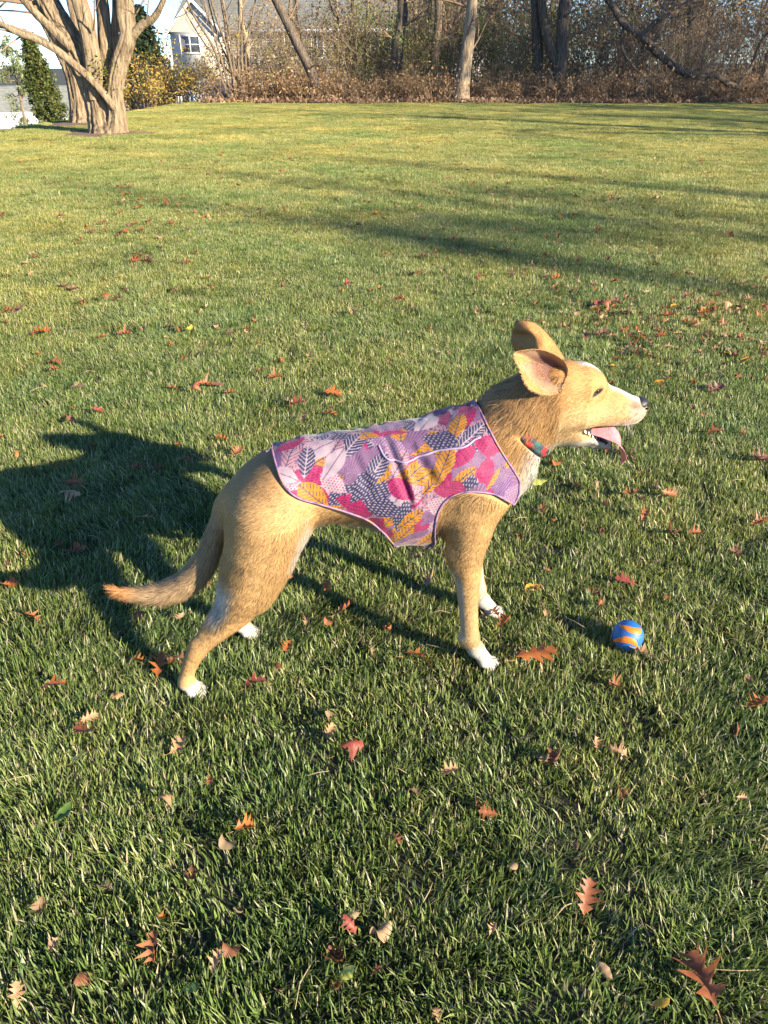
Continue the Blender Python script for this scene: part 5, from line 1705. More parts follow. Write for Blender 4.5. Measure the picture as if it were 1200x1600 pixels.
# ------------------------------------------------------------------ collar
cn = np.array([0.675, 0.0, 0.738])
cn /= np.linalg.norm(cn)
cc0 = np.array([0.333, 0.0, 0.534])
e1, e2 = np.array([0.0, 1.0, 0.0]), np.cross(cn, [0.0, 1.0, 0.0])
ang = np.linspace(0, 2 * np.pi, 96, endpoint=False)
dirs = np.cos(ang)[:, None] * e1 + np.sin(ang)[:, None] * e2
rs = np.linspace(0.03, 0.13, 101)
rad = np.zeros(96)
for k in range(96):
    d = sample(F, cc0 + dirs[k] * rs[:, None])
    rad[k] = rs[np.argmax(d > 0.001)] if (d > 0.001).any() else 0.07
rad = rad - 0.014 * smooth01(0.02, 0.45, dirs[:, 2]) + 0.0002 + 0.002 * smooth01(0.0, -0.5, dirs[:, 2])
for _ in range(8):
    rad = (rad + np.roll(rad, 1) + np.roll(rad, -1)) / 3
rows = [(-0.0100, -0.004), (-0.0100, 0.002), (-0.0035, 0.0028), (0.0035, 0.0028), (0.0100, 0.002), (0.0100, -0.004)]
Vc = np.concatenate([cc0 + dirs * (rad[:, None] + b) + cn * a for a, b in rows])
Cc = []
for r in range(6):
    for k in range(96):
        g = (k // 3 + (1 if r >= 3 else 0)) % 4
        Cc.append([(0.50, 0.03, 0.025), (0.02, 0.025, 0.05), (0.03, 0.10, 0.095), (0.04, 0.05, 0.06)][g])
Qc = [(r * 96 + k, r * 96 + (k + 1) % 96, (r + 1) * 96 + (k + 1) % 96, (r + 1) * 96 + k) for r in range(5) for k in range(96)]
collar = link('collar', new_mesh('dog_collar', Vc, np.array(Qc), np.array(Cc), smooth=False), mat_attr('collar_weave', 0.6, 0.3, 900.0, 0.2), dog)
collar['label'] = 'collar checked in red, teal and navy'

# ------------------------------------------------------------------ fur
def fur(Vb, Qb, colfun, count, length_fun, flow_fun, avoid=None, seed=3, normals=None):
    r = np.random.default_rng(seed)
    a, b, c_, d_ = (Vb[Qb[:, k]] for k in range(4))
    A = np.linalg.norm(np.cross(c_ - a, d_ - b), axis=1) * 0.5
    f = r.choice(len(Qb), size=count, p=A / A.sum())
    u, v = r.random((count, 1)), r.random((count, 1))
    P = (a[f] * (1 - u) + b[f] * u) * (1 - v) + (d_[f] * (1 - u) + c_[f] * u) * v
    Np = normals(P) if normals is not None else None
    k = ~avoid(P, Np) if avoid is not None else np.ones(count, bool)
    P, Np = P[k], Np[k]
    L = length_fun(P, Np)
    k = L > 0.0005
    P, Np, L = P[k], Np[k], L[k]
    n = len(P)
    fl = flow_fun(P, Np)
    cl = np.clip(L / 0.018, 0.25, 1.2)[:, None] * np.stack([vnoise(P, 75, 11) - 0.5, vnoise(P, 75, 12) - 0.5, vnoise(P, 75, 13) - 0.5], -1) * 0.9
    fl = fl + cl + r.normal(0, 0.16, (n, 3))
    fl = fl - Np * np.sum(fl * Np, 1, keepdims=True)
    fl /= np.linalg.norm(fl, axis=1, keepdims=True) + 1e-9
    lift = r.uniform(0.07, 0.26, (n, 1)) + 0.10 * (L[:, None] > 0.018)
    D = fl * (1 - lift * lift) ** 0.5 + Np * lift
    L = (L * r.uniform(0.65, 1.15, n))[:, None]
    sd = np.cross(D, Np)
    sd /= np.linalg.norm(sd, axis=1, keepdims=True) + 1e-9
    w = (0.00042 + 0.00018 * r.random((n, 1))) * (0.7 + 20 * L)
    base = P - Np * 0.0006
    tip = P + D * L - np.array([0, 0, 1]) * L * 0.10
    Vh = np.stack([base - sd * w, base + sd * w, tip], 1).reshape(-1, 3)
    Th = np.arange(3 * n).reshape(-1, 3)
    C = colfun(P, Np) * r.uniform(0.76, 1.22, (n, 1))
    x_, z_ = P[:, 0], P[:, 2]
    guard = (r.random(n) < 0.02 + 0.07 * ((z_ > 0.44) & (x_ < 0.40)) + 0.10 * (x_ < -0.27)) & (z_ > 0.12)
    C[guard] = C[guard] * 0.38            # dark guard hairs
    pale_h = r.random(n) < 0.06
    C[pale_h] = C[pale_h] * 1.35
    C = np.repeat(C, 3, 0)
    C[2::3] = C[2::3] * 1.12
    nn = 0.90 * Np + 0.22 * D + r.normal(0, 0.11, (n, 3))
    nn /= np.linalg.norm(nn, axis=1, keepdims=True)
    return Vh, Th, np.clip(C, 0.004, 0.9), np.repeat(nn, 3, 0)


def fur_len(P, Nn):
    x, y, z = P.T
    L = np.full(len(P), 0.0095)
    L = np.where((x > 0.20) & (x < 0.41) & (z > 0.42), 0.021, L)
    L = np.where((x > 0.24) & (x < 0.40) & (z > 0.53), 0.026, L)
    hc = (P - cc0) @ cn
    L = np.where((hc > 0) & (hc < 0.05) & (x < 0.40), 0.020 + 0.014 * smooth01(0.54, 0.58, z), L)
    L = np.where(x > 0.40, 0.0085, L)
    L = np.where((x > 0.46), 0.0052, L)
    L = np.where((x > 0.53) & (z < 0.56), 0.0035, L)
    lowf = (x > 0.15) & (x < 0.42) & (z < 0.27)
    L = np.where(lowf, 0.0065, L)
    L = np.where((x > 0.15) & (z < 0.32) & (z > 0.24) & (Nn[:, 0] < -0.3), 0.014, L)
    lowh = (x < -0.1) & (z < 0.19) & (np.abs(y) > 0.055)
    L = np.where(lowh, 0.0065, L)
    L = np.where(z < 0.05, 0.0038, L)
    L = np.where((x < -0.04) & (x > -0.2) & (z < 0.40) & (Nn[:, 0] > 0.2), 0.018, L)
    L = np.where((Nn[:, 2] < -0.5) & (z > 0.28) & (x > -0.2) & (x < 0.25), 0.020, L)
    thigh_back = (x < -0.2) & (z > 0.17) & (z < 0.33) & (Nn[:, 0] < -0.3) & (np.abs(y) > 0.045)
    L = np.where(thigh_back, 0.019, L)
    tail = seg_dist(P, (-0.285, -0.01, 0.316), (-0.39, -0.025, 0.212)) < 0.045
    tail |= seg_dist(P, (-0.39, -0.025, 0.212), (-0.50, -0.04, 0.238)) < 0.04
    L = np.where(tail & (np.abs(y) < 0.055), 0.022, L)
    gd = seg_dist(np.stack([x, 0 * y, z], -1), (0.461, 0, 0.5280), (0.545, 0, 0.5020))
    L = np.where((x > 0.45) & (gd < 0.0085 + 0.0205 * np.clip((x - 0.465) / 0.08, 0, 1)), 0.0, L)
    L = np.where((x > 0.572), 0.0, L)
    ee = np.hypot((x - 0.4715), (z - 0.6125))
    L = np.where((ee < 0.0115) & (x > 0.4), 0.0, L)
    return L


def fur_flow(P, Nn):
    x, y, z = P.T
    fl = np.tile(np.array([-1.0, 0.0, -0.45]), (len(P), 1))
    leg = (z < 0.30) & ((x > 0.15) | (x < -0.1)) & (np.abs(y) > 0.03)
    fl[leg] = (-0.25, 0.0, -1.0)
    thigh = (x < -0.08) & (z >= 0.19) & (z < 0.40)
    fl[thigh] = (-0.55, 0.0, -0.9)
    sho = (x > 0.15) & (x < 0.33) & (z >= 0.27) & (z < 0.44)
    fl[sho] = (-0.35, 0.0, -1.0)
    nk = (x > 0.25) & (x < 0.42) & (z > 0.45)
    fl[nk] = (-0.62, 0.0, -0.62)
    ch = nk & (Nn[:, 0] > 0.5) & (z < 0.54)
    fl[ch] = (-0.15, 0.0, -1.0)
    hd = x > 0.42
    fl[hd] = (-1.0, 0.0, -0.10)
    ck = hd & (z < 0.58) & (x < 0.48)
    fl[ck] = (-0.8, 0.0, -0.6)
    t0 = np.array([t[:3] for t in TAIL])
    tail = (seg_dist(P, t0[3], t0[6]) < 0.05) | (seg_dist(P, t0[6], t0[10]) < 0.045)
    tail &= np.abs(y) < 0.056
    d = np.array([-0.78, 0, -0.55])
    fl[tail] = np.where((x[tail] < -0.40)[:, None], np.array([-1.0, 0, 0.10]), np.where((x[tail] < -0.33)[:, None], np.array([-0.9, 0, -0.45]), np.array([-0.5, 0, -0.9])))
    return fl


def fur_avoid(P, Nn):
    in_vest = inside(P[:, 0] + 0.006, P[:, 2] + 0.006, poly) & (np.abs(sample(FT, P)) < 0.012)
    in_vest &= ~((P[:, 2] < 0.33) & (P[:, 0] > 0.155))
    h = (P - cc0) @ cn
    rad_p = np.linalg.norm((P - cc0) - h[:, None] * cn, axis=1)
    in_collar = (np.abs(h) < 0.0105) & (rad_p < 0.12)
    return in_vest | in_collar


Vh, Th, Ch, Nh = fur(V, Q, coat, 300000, fur_len, fur_flow, fur_avoid, 3, lambda P: grad(F, P))
fur_me = new_mesh('dog_fur', Vh, Th, Ch, smooth=True)
fur_me.normals_split_custom_set_from_vertices(Nh.astype(np.float32))
fur_o = link('fur', fur_me, M_fur, dog)
fur_o['kind'] = 'stuff'
# short hair on the ears
for (Ve, Qe, Te, ce, outside, rr, n, nr) in ears:
    ctr = Ve.mean(0)
    vn = np.zeros_like(Ve)
    fn = np.cross(Ve[Qe[:, 1]] - Ve[Qe[:, 0]], Ve[Qe[:, 3]] - Ve[Qe[:, 0]])
    for k in range(4):
        np.add.at(vn, Qe[:, k], fn)
    vn /= np.linalg.norm(vn, axis=1, keepdims=True) + 1e-12
    ids = np.arange(len(Ve))

    def near(P):
        out = np.zeros(len(P), dtype=int)
        for i0 in range(0, len(P), 2000):
            out[i0:i0 + 2000] = np.argmin(((P[i0:i0 + 2000, None, :] - Ve[None]) ** 2).sum(2), 1)
        return out

    def near_w(P, A):
        out = np.zeros((len(P), A.shape[1]))
        for i0 in range(0, len(P), 2000):
            d2 = ((P[i0:i0 + 2000, None, :] - Ve[None]) ** 2).sum(2)
            k4 = np.argpartition(d2, 16, axis=1)[:, :16]
            w4 = np.exp(-np.take_along_axis(d2, k4, 1) / 2.2e-5) + 1e-9
            w4 = w4 * (outside[k4] == outside[np.argmin(d2, 1)][:, None])
            out[i0:i0 + 2000] = (A[k4] * w4[..., None]).sum(1) / w4.sum(1, keepdims=True)
        return out

    def near_n(P):
        out = np.zeros_like(P)
        for i0 in range(0, len(P), 2000):
            d2 = ((P[i0:i0 + 2000, None, :] - Ve[None]) ** 2).sum(2)
            k4 = np.argpartition(d2, 16, axis=1)[:, :16]
            w4 = np.exp(-np.take_along_axis(d2, k4, 1) / 2.2e-5) + 1e-9
            best = vn[np.argmin(d2, 1)]
            nn4 = vn[k4]
            w4 = w4 * (np.sum(nn4 * best[:, None, :], 2) > 0.2)
            out[i0:i0 + 2000] = (nn4 * w4[..., None]).sum(1)
        return out / (np.linalg.norm(out, axis=1, keepdims=True) + 1e-9)

    Vh, Th, Ch, Nh = fur(Ve, Qe, lambda P, Nn: near_w(P, ce), 7000, lambda P, Nn: np.where((near_w(P, rr[:, None])[:, 0] < 0.90) & ~outside[near(P)], 0.0, 0.0065),
                         lambda P, Nn: (P - np.array([0.40, 0, 0.64])) * 8 + np.random.default_rng(2).normal(0, 0.35, P.shape), None, 5, near_n)
    me = new_mesh('ear_fur', Vh, Th, Ch, smooth=True)
    me.normals_split_custom_set_from_vertices(Nh.astype(np.float32))
    o = link('ear_fur', me, M_fur, dog)
    o['kind'] = 'stuff'
# ------------------------------------------------------------------ the ball
ball = link('ball', None, loc=(0.558, 1.376, 0.016), rot=(math.radians(6), math.radians(-37), math.radians(-112)))
tag(ball, 'blue rubber ball with curved orange stripes lying on the grass', 'ball')
BR = 0.0352
Vb, Qb = ellipsoid((0, 0, 0), (BR, BR, BR), 48, 32)
M_ball, nt, b = material('ball_blue_rubber')
n = noise_node(nt, 420.0, 4.0, 0.7, 'object')
r = ramp(nt, n.outputs[0], [(0.32, (0.010, 0.075, 0.25)), (0.62, (0.020, 0.150, 0.42)), (0.78, (0.10, 0.26, 0.50))])
nt.links.new(r.outputs[0], b.inputs['Base Color'])
b.inputs['Roughness'].default_value = 0.5
bump(nt, b, n.outputs[0], 0.5, 0.0012)
link('ball_body', new_mesh('ball_body', Vb, Qb, smooth=True), M_ball, ball)
M_band = mat_noise('ball_orange_rubber', [(0.3, (0.62, 0.14, 0.012)), (0.7, (0.78, 0.22, 0.025))], 300, 0.5, 0.2, 0.001, coord='object')


def band(lons, lats, wids):
    """a swooping stripe on the ball with a changing width"""
    n = 40
    V = []
    for k in range(n + 1):
        t = k / n * (len(lons) - 1)
        lon, la, w = (float(np.interp(t, np.arange(len(lons)), q)) for q in (lons, lats, wids))
        for q, (s_, h_) in enumerate(((-1, 0.9996), (-0.85, 1.018), (0, 1.024), (0.85, 1.018), (1, 0.9996))):
            a_ = math.radians(la + s_ * w)
            o_ = math.radians(lon)
            V.append((BR * h_ * math.cos(a_) * math.cos(o_), BR * h_ * math.cos(a_) * math.sin(o_), BR * h_ * math.sin(a_)))
    Q_ = [(k * 5 + q, (k + 1) * 5 + q, (k + 1) * 5 + q + 1, k * 5 + q + 1) for k in range(n) for q in range(4)]
    return np.array(V), np.array(Q_)


def sm(v):
    return catmull([(x_, 0, 0) for x_ in v], 6)[:, 0]


for l0 in (0, 180):
    for lo, la, wd in (((-48, -20, 10, 40, 58, 64), (36, 30, 22, 20, 25, 31), (2, 8, 12, 12.5, 9, 2)), ((-75, -45, -15, 15, 38, 52), (-27, -25, -18, -19, -29, -42), (2, 7, 12, 12.5, 9, 2))):
        Vq, Qq = band(sm(np.array(lo) + l0), sm(la), sm(wd))
        link('stripe', new_mesh('ball_stripe', Vq, Qq, smooth=True), M_band, ball)

# ------------------------------------------------------------------ fallen leaves, one by one
def oak_leaf(seed, plain_leaf=False, curl=1.0):
    """a lobed leaf of unit length along x with its stalk, curled"""
    r = np.random.default_rng(seed)
    if plain_leaf:
        n = 17
        u = np.linspace(0, 1, n)
        wl = wr = 0.27 * np.sin(np.pi * u ** 0.85) ** 0.8
        fw_ = np.zeros(n)
    else:
        st_ = [(0.0, 0.012, 0.0), (0.10, 0.05, 0.0), (0.20, 0.24, 0.05), (0.26, 0.13, 0.03), (0.32, 0.055, 0.0), (0.42, 0.40, 0.10), (0.48, 0.24, 0.06), (0.545, 0.07, 0.0),
               (0.64, 0.38, 0.12), (0.69, 0.22, 0.07), (0.75, 0.075, 0.0), (0.83, 0.22, 0.09), (0.88, 0.10, 0.03), (1.0, 0.008, 0.0)]
        n = len(st_)
        u = np.array([q[0] for q in st_])
        fw_ = np.array([q[2] for q in st_]) * r.uniform(0.6, 1.4)
        wl = np.array([q[1] for q in st_]) * r.uniform(0.75, 1.15, n)
        wr = np.array([q[1] for q in st_]) * r.uniform(0.75, 1.15, n)
    wl[0] = wr[0] = 0.012
    k1 = curl * r.uniform(0.6, 3.4) * r.choice([-1, 1, 1])
    k2 = curl * r.uniform(-1.8, 3.2)
    k3 = curl * r.uniform(-1.2, 1.2)
    V = []
    for i in range(n):
        for sgn, ww in ((1, wl[i]), (0.5, wl[i]), (0, 0), (-0.5, wr[i]), (-1, wr[i])):
            y = sgn * ww
            x = u[i] + fw_[i] * abs(sgn)
            z = 0.5 * k1 * y * y * 2.0 + 0.03 * abs(y) + r.normal(0, 0.006) + 0.05 * math.sin(u[i] * 19 + seed) * abs(y) * 2
            # roll up along the length
            a = k2 * (x - 0.5)
            xx = (math.sin(a) / k2 if abs(k2) > 0.05 else x - 0.5)
            zz = (1 - math.cos(a)) / k2 if abs(k2) > 0.05 else 0
            ct, st = math.cos(k3 * (x - 0.5)), math.sin(k3 * (x - 0.5))
            yy, zr = y * ct - z * st, y * st + z * ct
            V.append((xx - math.sin(a) * zr, yy, zz + math.cos(a) * zr))
    V = np.array(V)
    Q_ = [(i * 5 + j, (i + 1) * 5 + j, (i + 1) * 5 + j + 1, i * 5 + j + 1) for i in range(n - 1) for j in range(4)]
    stalk0 = V[2]
    d = V[2] - V[7]
    d = d / np.linalg.norm(d)
    sv, sq, stt = tube_arrays([stalk0 - d * 0.02, stalk0 + d * 0.12, stalk0 + d * 0.26 + np.array([0, 0.03, 0.04])], [0.012, 0.009, 0.010], 4)
    V[:, 2] -= V[:, 2].min()
    return V, np.array(Q_), sv - np.array([0, 0, V[:, 2].min() * 0]), sq, stt


LEAF_COL = {'red': [(0.19, 0.040, 0.028), (0.33, 0.085, 0.058)], 'orange': [(0.28, 0.080, 0.020), (0.46, 0.15, 0.040)], 'rust': [(0.19, 0.060, 0.026), (0.36, 0.125, 0.050)],
            'tan': [(0.34, 0.18, 0.085), (0.52, 0.31, 0.165)], 'yellow': [(0.55, 0.30, 0.03), (0.72, 0.45, 0.06)], 'gold': [(0.52, 0.23, 0.025), (0.66, 0.34, 0.05)],
            'plum': [(0.13, 0.055, 0.045), (0.25, 0.11, 0.085)], 'lime': [(0.33, 0.36, 0.06), (0.48, 0.48, 0.12)], 'green': [(0.07, 0.14, 0.025), (0.12, 0.20, 0.045)]}
leaf_mat = {}
for kname, (c0, c1_) in LEAF_COL.items():
    m, nt, b = material('leaf_' + kname)
    n = noise_node(nt, 55.0, 5.0, 0.65, 'world')
    r = ramp(nt, n.outputs[0], [(0.28, c0), (0.62, c1_), (0.85, tuple(v * 0.6 for v in c0))])
    nt.links.new(r.outputs[0], b.inputs['Base Color'])
    b.inputs['Roughness'].default_value = 0.5
    b.inputs['Specular IOR Level'].default_value = 0.35
    t = nt.nodes.new('ShaderNodeBsdfTranslucent')
    nt.links.new(r.outputs[0], t.inputs['Color'])
    mx = nt.nodes.new('ShaderNodeMixShader')
    mx.inputs[0].default_value = 0.28
    nt.links.new(b.outputs[0], mx.inputs[1])
    nt.links.new(t.outputs[0], mx.inputs[2])
    nt.links.new(mx.outputs[0], nt.nodes['Material Output'].inputs['Surface'])
    leaf_mat[kname] = m
leaf_mesh = {}


def leaf_meshes(kname, v):
    if (kname, v) not in leaf_mesh:
        pl = kname in ('yellow', 'gold', 'lime', 'green')
        V, Q_, sv, sq, stt = oak_leaf(100 + v * 7, pl, 0.5 if kname in ('lime', 'green') else (0.75 if v < 5 else (0.28 if v == 10 else 1.15)))
        me = new_mesh('oak_leaf', V, Q_, smooth=True)
        me.materials.append(leaf_mat[kname])
        st = new_mesh('leaf_stalk', sv, [sq, stt], smooth=True)
        st.materials.append(leaf_mat['tan' if kname not in ('lime', 'green') else 'lime'])
        leaf_mesh[(kname, v)] = (me, st)
    return leaf_mesh[(kname, v)]


# x, y, length in mm, colour, turn: as they lie on the lawn
LEAVES = """
    -0.068 1.038 64 red 20;-0.242 0.874 47 orange 30;-0.059 0.700 41 red 140;-0.246 0.643 38 tan 80;-0.526 0.600 38 tan 95;0.461 0.618 93 rust 95;0.394 0.585 33 yellow 20;0.322 0.744 63 rust 75;0.184 0.904 39 rust 160;0.124 0.999 41 tan 10;0.058 0.944 39 tan 130;0.433 0.944 39 rust 60;
    0.449 1.041 44 tan 150;0.413 1.065 32 tan 80;0.768 1.165 55 orange 20;0.339 1.312 106 orange 15;0.580 1.330 81 tan 160;-0.273 1.225 60 red 25;-0.493 1.287 70 orange 100;0.074 1.312 74 orange 5;0.621 1.613 62 red 150;0.371 1.572 45 gold 20;0.285 1.437 55 orange 40;0.266 1.478 49 rust 120;
    0.387 1.481 46 tan 70;-0.598 1.100 59 rust 150;-0.597 1.134 44 tan 60;-0.577 1.027 44 lime 30;-0.567 0.907 48 green 60;-0.399 1.062 52 tan 40;-0.390 0.913 52 tan 45;-0.319 0.974 26 rust 0;-0.702 1.225 57 orange 20;-0.838 1.449 49 rust 10;-0.946 1.591 49 orange 10;-0.149 1.564 48 orange 80;
    -0.094 1.498 69 rust 50;-0.186 1.449 46 tan 80;-0.221 1.351 47 orange 60;0.115 1.611 59 tan 70;-0.108 1.095 38 tan 60;-0.050 0.629 34 lime 20;-0.276 0.607 31 green 10;-0.009 0.634 21 rust 30;0.074 0.572 23 tan 110;0.166 0.690 23 tan 60;-0.583 1.437 52 rust 30;0.644 0.934 23 tan 0;
    -0.947 2.018 77 tan 0;-0.696 1.931 64 tan 20;-0.971 2.132 68 rust 0;-0.834 1.748 63 rust 10;-0.807 2.247 59 rust 20;-0.740 2.237 59 plum 20;-0.664 2.312 69 orange 20;-0.573 2.458 54 orange 10;-0.502 2.366 57 rust 40;-0.495 2.030 50 rust 10;-1.087 2.728 63 red 20;-1.672 3.656 106 orange 0;
    -1.944 4.077 123 plum 0;-1.660 3.707 82 orange 0;-1.978 4.029 88 rust 0;-1.361 3.636 68 orange 10;-1.190 3.749 102 tan 80;-1.259 3.656 93 rust 0;-1.083 3.791 96 plum 0;-0.954 3.728 76 yellow 60;-0.887 3.312 74 orange 50;-1.452 3.253 96 rust 0;-1.247 2.947 88 tan 0;-1.413 3.156 60 rust 30;
    -0.728 2.975 79 rust 0;-0.752 2.912 67 rust 60;-0.455 3.056 91 rust 10;-0.333 2.766 79 red 0;-0.204 2.885 87 orange 10;-0.205 2.685 63 orange 0;-0.298 2.643 67 tan 60;-0.859 2.954 62 rust 0;-0.682 2.983 58 plum 10;-0.615 2.898 62 rust 10;-0.682 3.749 63 rust 0;-0.749 3.676 56 plum 40;
    -1.653 5.261 111 rust 0;-1.590 5.280 94 rust 0;-1.304 5.186 93 rust 0;-2.748 6.908 120 plum 0;0.484 2.136 69 lime 20;1.189 4.126 103 rust 20;1.246 4.176 118 plum 10;1.249 4.029 115 plum 0;1.172 4.202 91 red 10;1.137 4.126 83 gold 0;1.202 3.676 75 red 60;1.176 3.697 82 rust 0;
    1.065 3.666 106 plum 0;1.096 3.626 74 tan 0;1.162 3.500 90 rust 60;1.118 3.427 100 tan 40;1.321 3.463 77 tan 0;1.279 3.491 48 lime 30;1.333 3.616 80 rust 20;1.443 3.697 75 tan 10;1.477 3.982 114 rust 30;1.415 3.857 98 tan 0;1.584 4.176 84 yellow 30;1.692 4.320 93 plum 20;
    1.742 4.280 92 rust 0;1.778 4.202 91 rust 0;1.737 4.053 109 orange 10;1.668 3.993 100 orange 0;1.816 4.101 103 tan 10;1.841 4.077 89 rust 0;1.886 4.360 94 red 0;1.566 3.824 97 rust 20;1.576 3.781 90 tan 0;1.539 3.868 65 orange 80;1.722 3.835 78 tan 0;1.599 3.270 79 gold 20;
    1.336 2.919 88 plum 30;1.333 2.968 68 plum 40;1.180 2.507 82 rust 10;1.244 2.289 111 plum 30;1.085 1.902 59 rust 20;0.758 2.070 71 rust 0;0.660 1.991 61 rust 80;0.874 2.062 59 rust 10;0.764 1.942 56 rust 60;0.814 1.846 54 rust 60;0.873 1.833 58 rust 20;1.135 3.004 74 gold 20;
    1.180 3.064 64 rust 60;1.004 3.212 67 gold 0;1.049 4.742 101 orange 0;1.391 4.710 100 rust 0;1.261 4.649 76 tan 0;0.771 5.645 73 yellow 10;0.222 4.938 81 rust 40;-0.206 6.499 82 plum 0;2.026 4.280 92 tan 40;2.018 4.053 81 rust 0;2.133 4.634 84 tan 20;1.531 3.445 59 tan 0;
    1.420 3.117 60 tan 40;1.600 3.697 69 rust 0;0.881 5.623 63 orange 0;0.622 5.518 71 rust 0;-2.79 8.69 78 rust 23;-2.70 8.71 101 rust 56;-2.95 8.90 95 rust 67;-2.57 8.13 97 orange 69;-2.73 8.58 88 red 95;-2.65 8.61 90 plum 63;-2.69 8.51 64 plum 76;-2.75 8.84 92 orange 130;
    -2.70 8.52 73 tan 41;-2.75 8.59 96 rust 11;-3.09 8.58 83 red 120;-2.17 7.82 90 rust 105;-1.93 7.92 80 rust 91;-2.23 7.36 89 rust 82;-2.00 7.49 70 plum 157;-2.06 7.76 102 orange 117;-1.89 7.52 64 orange 172;-2.05 7.60 73 rust 166;-2.28 7.06 88 rust 75;-2.55 8.26 73 orange 97;
    -2.20 7.74 86 orange 11;-2.21 7.47 96 orange 146;-1.53 6.93 79 rust 29;-2.00 7.53 68 red 38;-2.35 7.94 86 orange 9;-1.83 7.22 95 tan 166;-1.88 7.62 71 tan 125;-1.87 7.48 71 tan 55;-2.12 7.58 71 rust 134;-1.89 6.30 99 rust 83;-1.53 6.30 85 plum 103;-1.73 6.56 99 red 10;
    -2.05 6.47 69 plum 42;-2.03 6.17 96 red 80;-1.96 6.76 89 red 68;-2.01 6.27 82 orange 160;-2.02 6.54 100 rust 68;-2.03 6.55 68 red 118;-2.31 6.65 102 rust 0;-1.91 6.33 87 orange 29;-2.15 6.22 77 rust 140;-1.38 5.24 67 plum 84;-1.66 5.43 95 plum 112;-1.66 5.31 87 tan 143;
    -1.61 5.42 66 orange 20;-1.71 5.43 60 orange 19;-1.54 5.26 77 orange 99;-1.65 5.21 103 rust 19;-1.54 5.23 100 plum 111;-2.90 10.99 80 red 50;-2.31 12.03 85 orange 41;-1.49 11.38 82 orange 66;-4.21 13.10 92 rust 165;-2.02 10.52 82 red 153;-2.22 12.08 71 orange 91;-1.63 11.21 99 rust 173;
    0.19 11.10 84 tan 145;-2.04 9.70 95 plum 158;-2.29 11.83 95 orange 169;-2.16 10.85 87 red 159;-0.73 9.66 77 plum 89;0.29 12.74 63 red 45;0.66 7.22 68 rust 154;3.20 11.86 96 rust 40;1.85 5.48 90 rust 29;1.64 7.03 100 rust 158;2.26 11.43 98 red 103;2.12 9.26 82 rust 79;
    -0.00 6.79 84 plum 115;2.52 9.45 78 orange 72;-0.13 7.65 71 plum 117;0.95 11.05 76 tan 159;2.59 8.07 81 red 88;0.55 9.31 64 orange 123;1.27 5.81 100 rust 38;1.75 8.67 66 rust 41;0.05 7.28 88 red 137;0.98 6.79 67 rust 52;2.23 8.12 65 rust 164;0.52 6.00 92 red 38;
    -0.50 13.46 100 red 20;-0.42 9.39 93 plum 39;0.62 8.40 98 tan 129;1.87 8.01 99 orange 131;-0.06 7.09 99 orange 43;0.33 7.42 61 red 4;0.47 6.34 64 rust 155;1.90 9.56 85 tan 136;1.67 6.29 105 red 174;2.52 9.03 98 plum 150;1.52 6.98 101 orange 78;3.84 9.87 79 red 9;
    1.85 9.50 86 red 151;0.31 6.04 88 orange 21;4.21 11.15 100 red 178;2.22 8.07 81 orange 20;1.39 7.98 83 plum 63;1.00 4.82 75 plum 35;0.26 5.36 104 plum 0;0.62 4.85 72 rust 8;1.08 4.98 70 rust 88;0.54 5.58 77 plum 103;0.80 4.91 104 plum 130;0.09 4.25 95 red 180;
    0.05 4.90 61 tan 70;-0.16 4.04 103 tan 82;0.36 5.51 73 rust 7;-0.21 4.59 90 red 33;0.01 5.42 102 rust 158;0.59 4.81 102 red 55;0.85 5.56 65 orange 2;-1.02 4.56 67 rust 132;2.63 7.96 104 orange 145;2.17 7.84 94 red 45;3.44 8.55 94 rust 173;2.34 7.36 75 orange 155;
    4.37 10.48 67 rust 12;3.91 8.22 91 rust 172;3.37 8.45 90 tan 26;3.46 9.11 78 plum 139;1.89 7.56 79 tan 9;2.45 7.83 67 rust 75;2.13 6.58 69 plum 173;1.93 6.94 92 rust 48;2.72 7.60 84 rust 6;2.55 7.11 91 orange 138;2.21 7.58 74 red 100;-1.01 3.73 88 orange 91;
    -1.23 4.54 80 red 107;-1.54 4.27 87 rust 20;-1.89 4.60 88 plum 85;-2.21 4.91 61 tan 59;-1.70 4.75 62 rust 154;-1.64 4.21 74 red 95;-1.48 4.29 90 plum 168;-1.07 4.78 72 orange 137;-1.51 4.52 86 rust 126;-1.82 4.53 100 plum 50;0.73 9.45 92 plum 13;-1.21 9.82 102 red 12;
    0.52 12.87 84 orange 159;1.28 8.64 99 rust 164;-1.01 9.10 91 rust 35;-0.27 7.72 60 plum 154;2.16 13.65 63 tan 173;1.09 8.47 101 orange 50;0.41 10.72 101 rust 23;0.11 9.36 73 plum 134;-0.49 8.99 89 red 43;-1.28 11.42 85 red 15;1.18 8.61 66 rust 132;-0.46 8.00 72 plum 149;
    1.15 7.78 63 rust 40;0.96 8.97 89 orange 151;-1.11 7.33 84 plum 116;
"""
OWN = {0: 'broad red oak leaf lying flat on the grass below the dog\'s belly', 1: 'bright orange oak leaf standing half upright in the grass',
       2: 'pinkish red oak leaf with pointed lobes in the dark grass', 3: 'pale tan oak leaf beside a small green leaf', 4: 'smooth pale brown oval leaf half sunk in the grass',
       5: 'large rust oak leaf with long curled lobes standing on its stalk', 6: 'small yellow leaf lying next to the large rust oak leaf', 7: 'long narrow rust leaf curled into a hook',
       15: 'long orange oak leaf arched over the grass in front of the dog\'s front paw', 16: 'curled tan oak leaf lying against the blue ball',
       18: 'orange oak leaf standing beside the dog\'s hind paw', 20: 'scarlet oak leaf with pointed lobes behind the blue ball', 21: 'small golden leaf just ahead of the dog\'s front legs',
       27: 'pale lime leaf lying flat in the grass behind the dog', 28: 'dark green oval leaf flat in the grass behind the dog', 41: 'folded lime leaf in the dark grass', 42: 'small dark green leaf beside the pale tan oak leaf'}
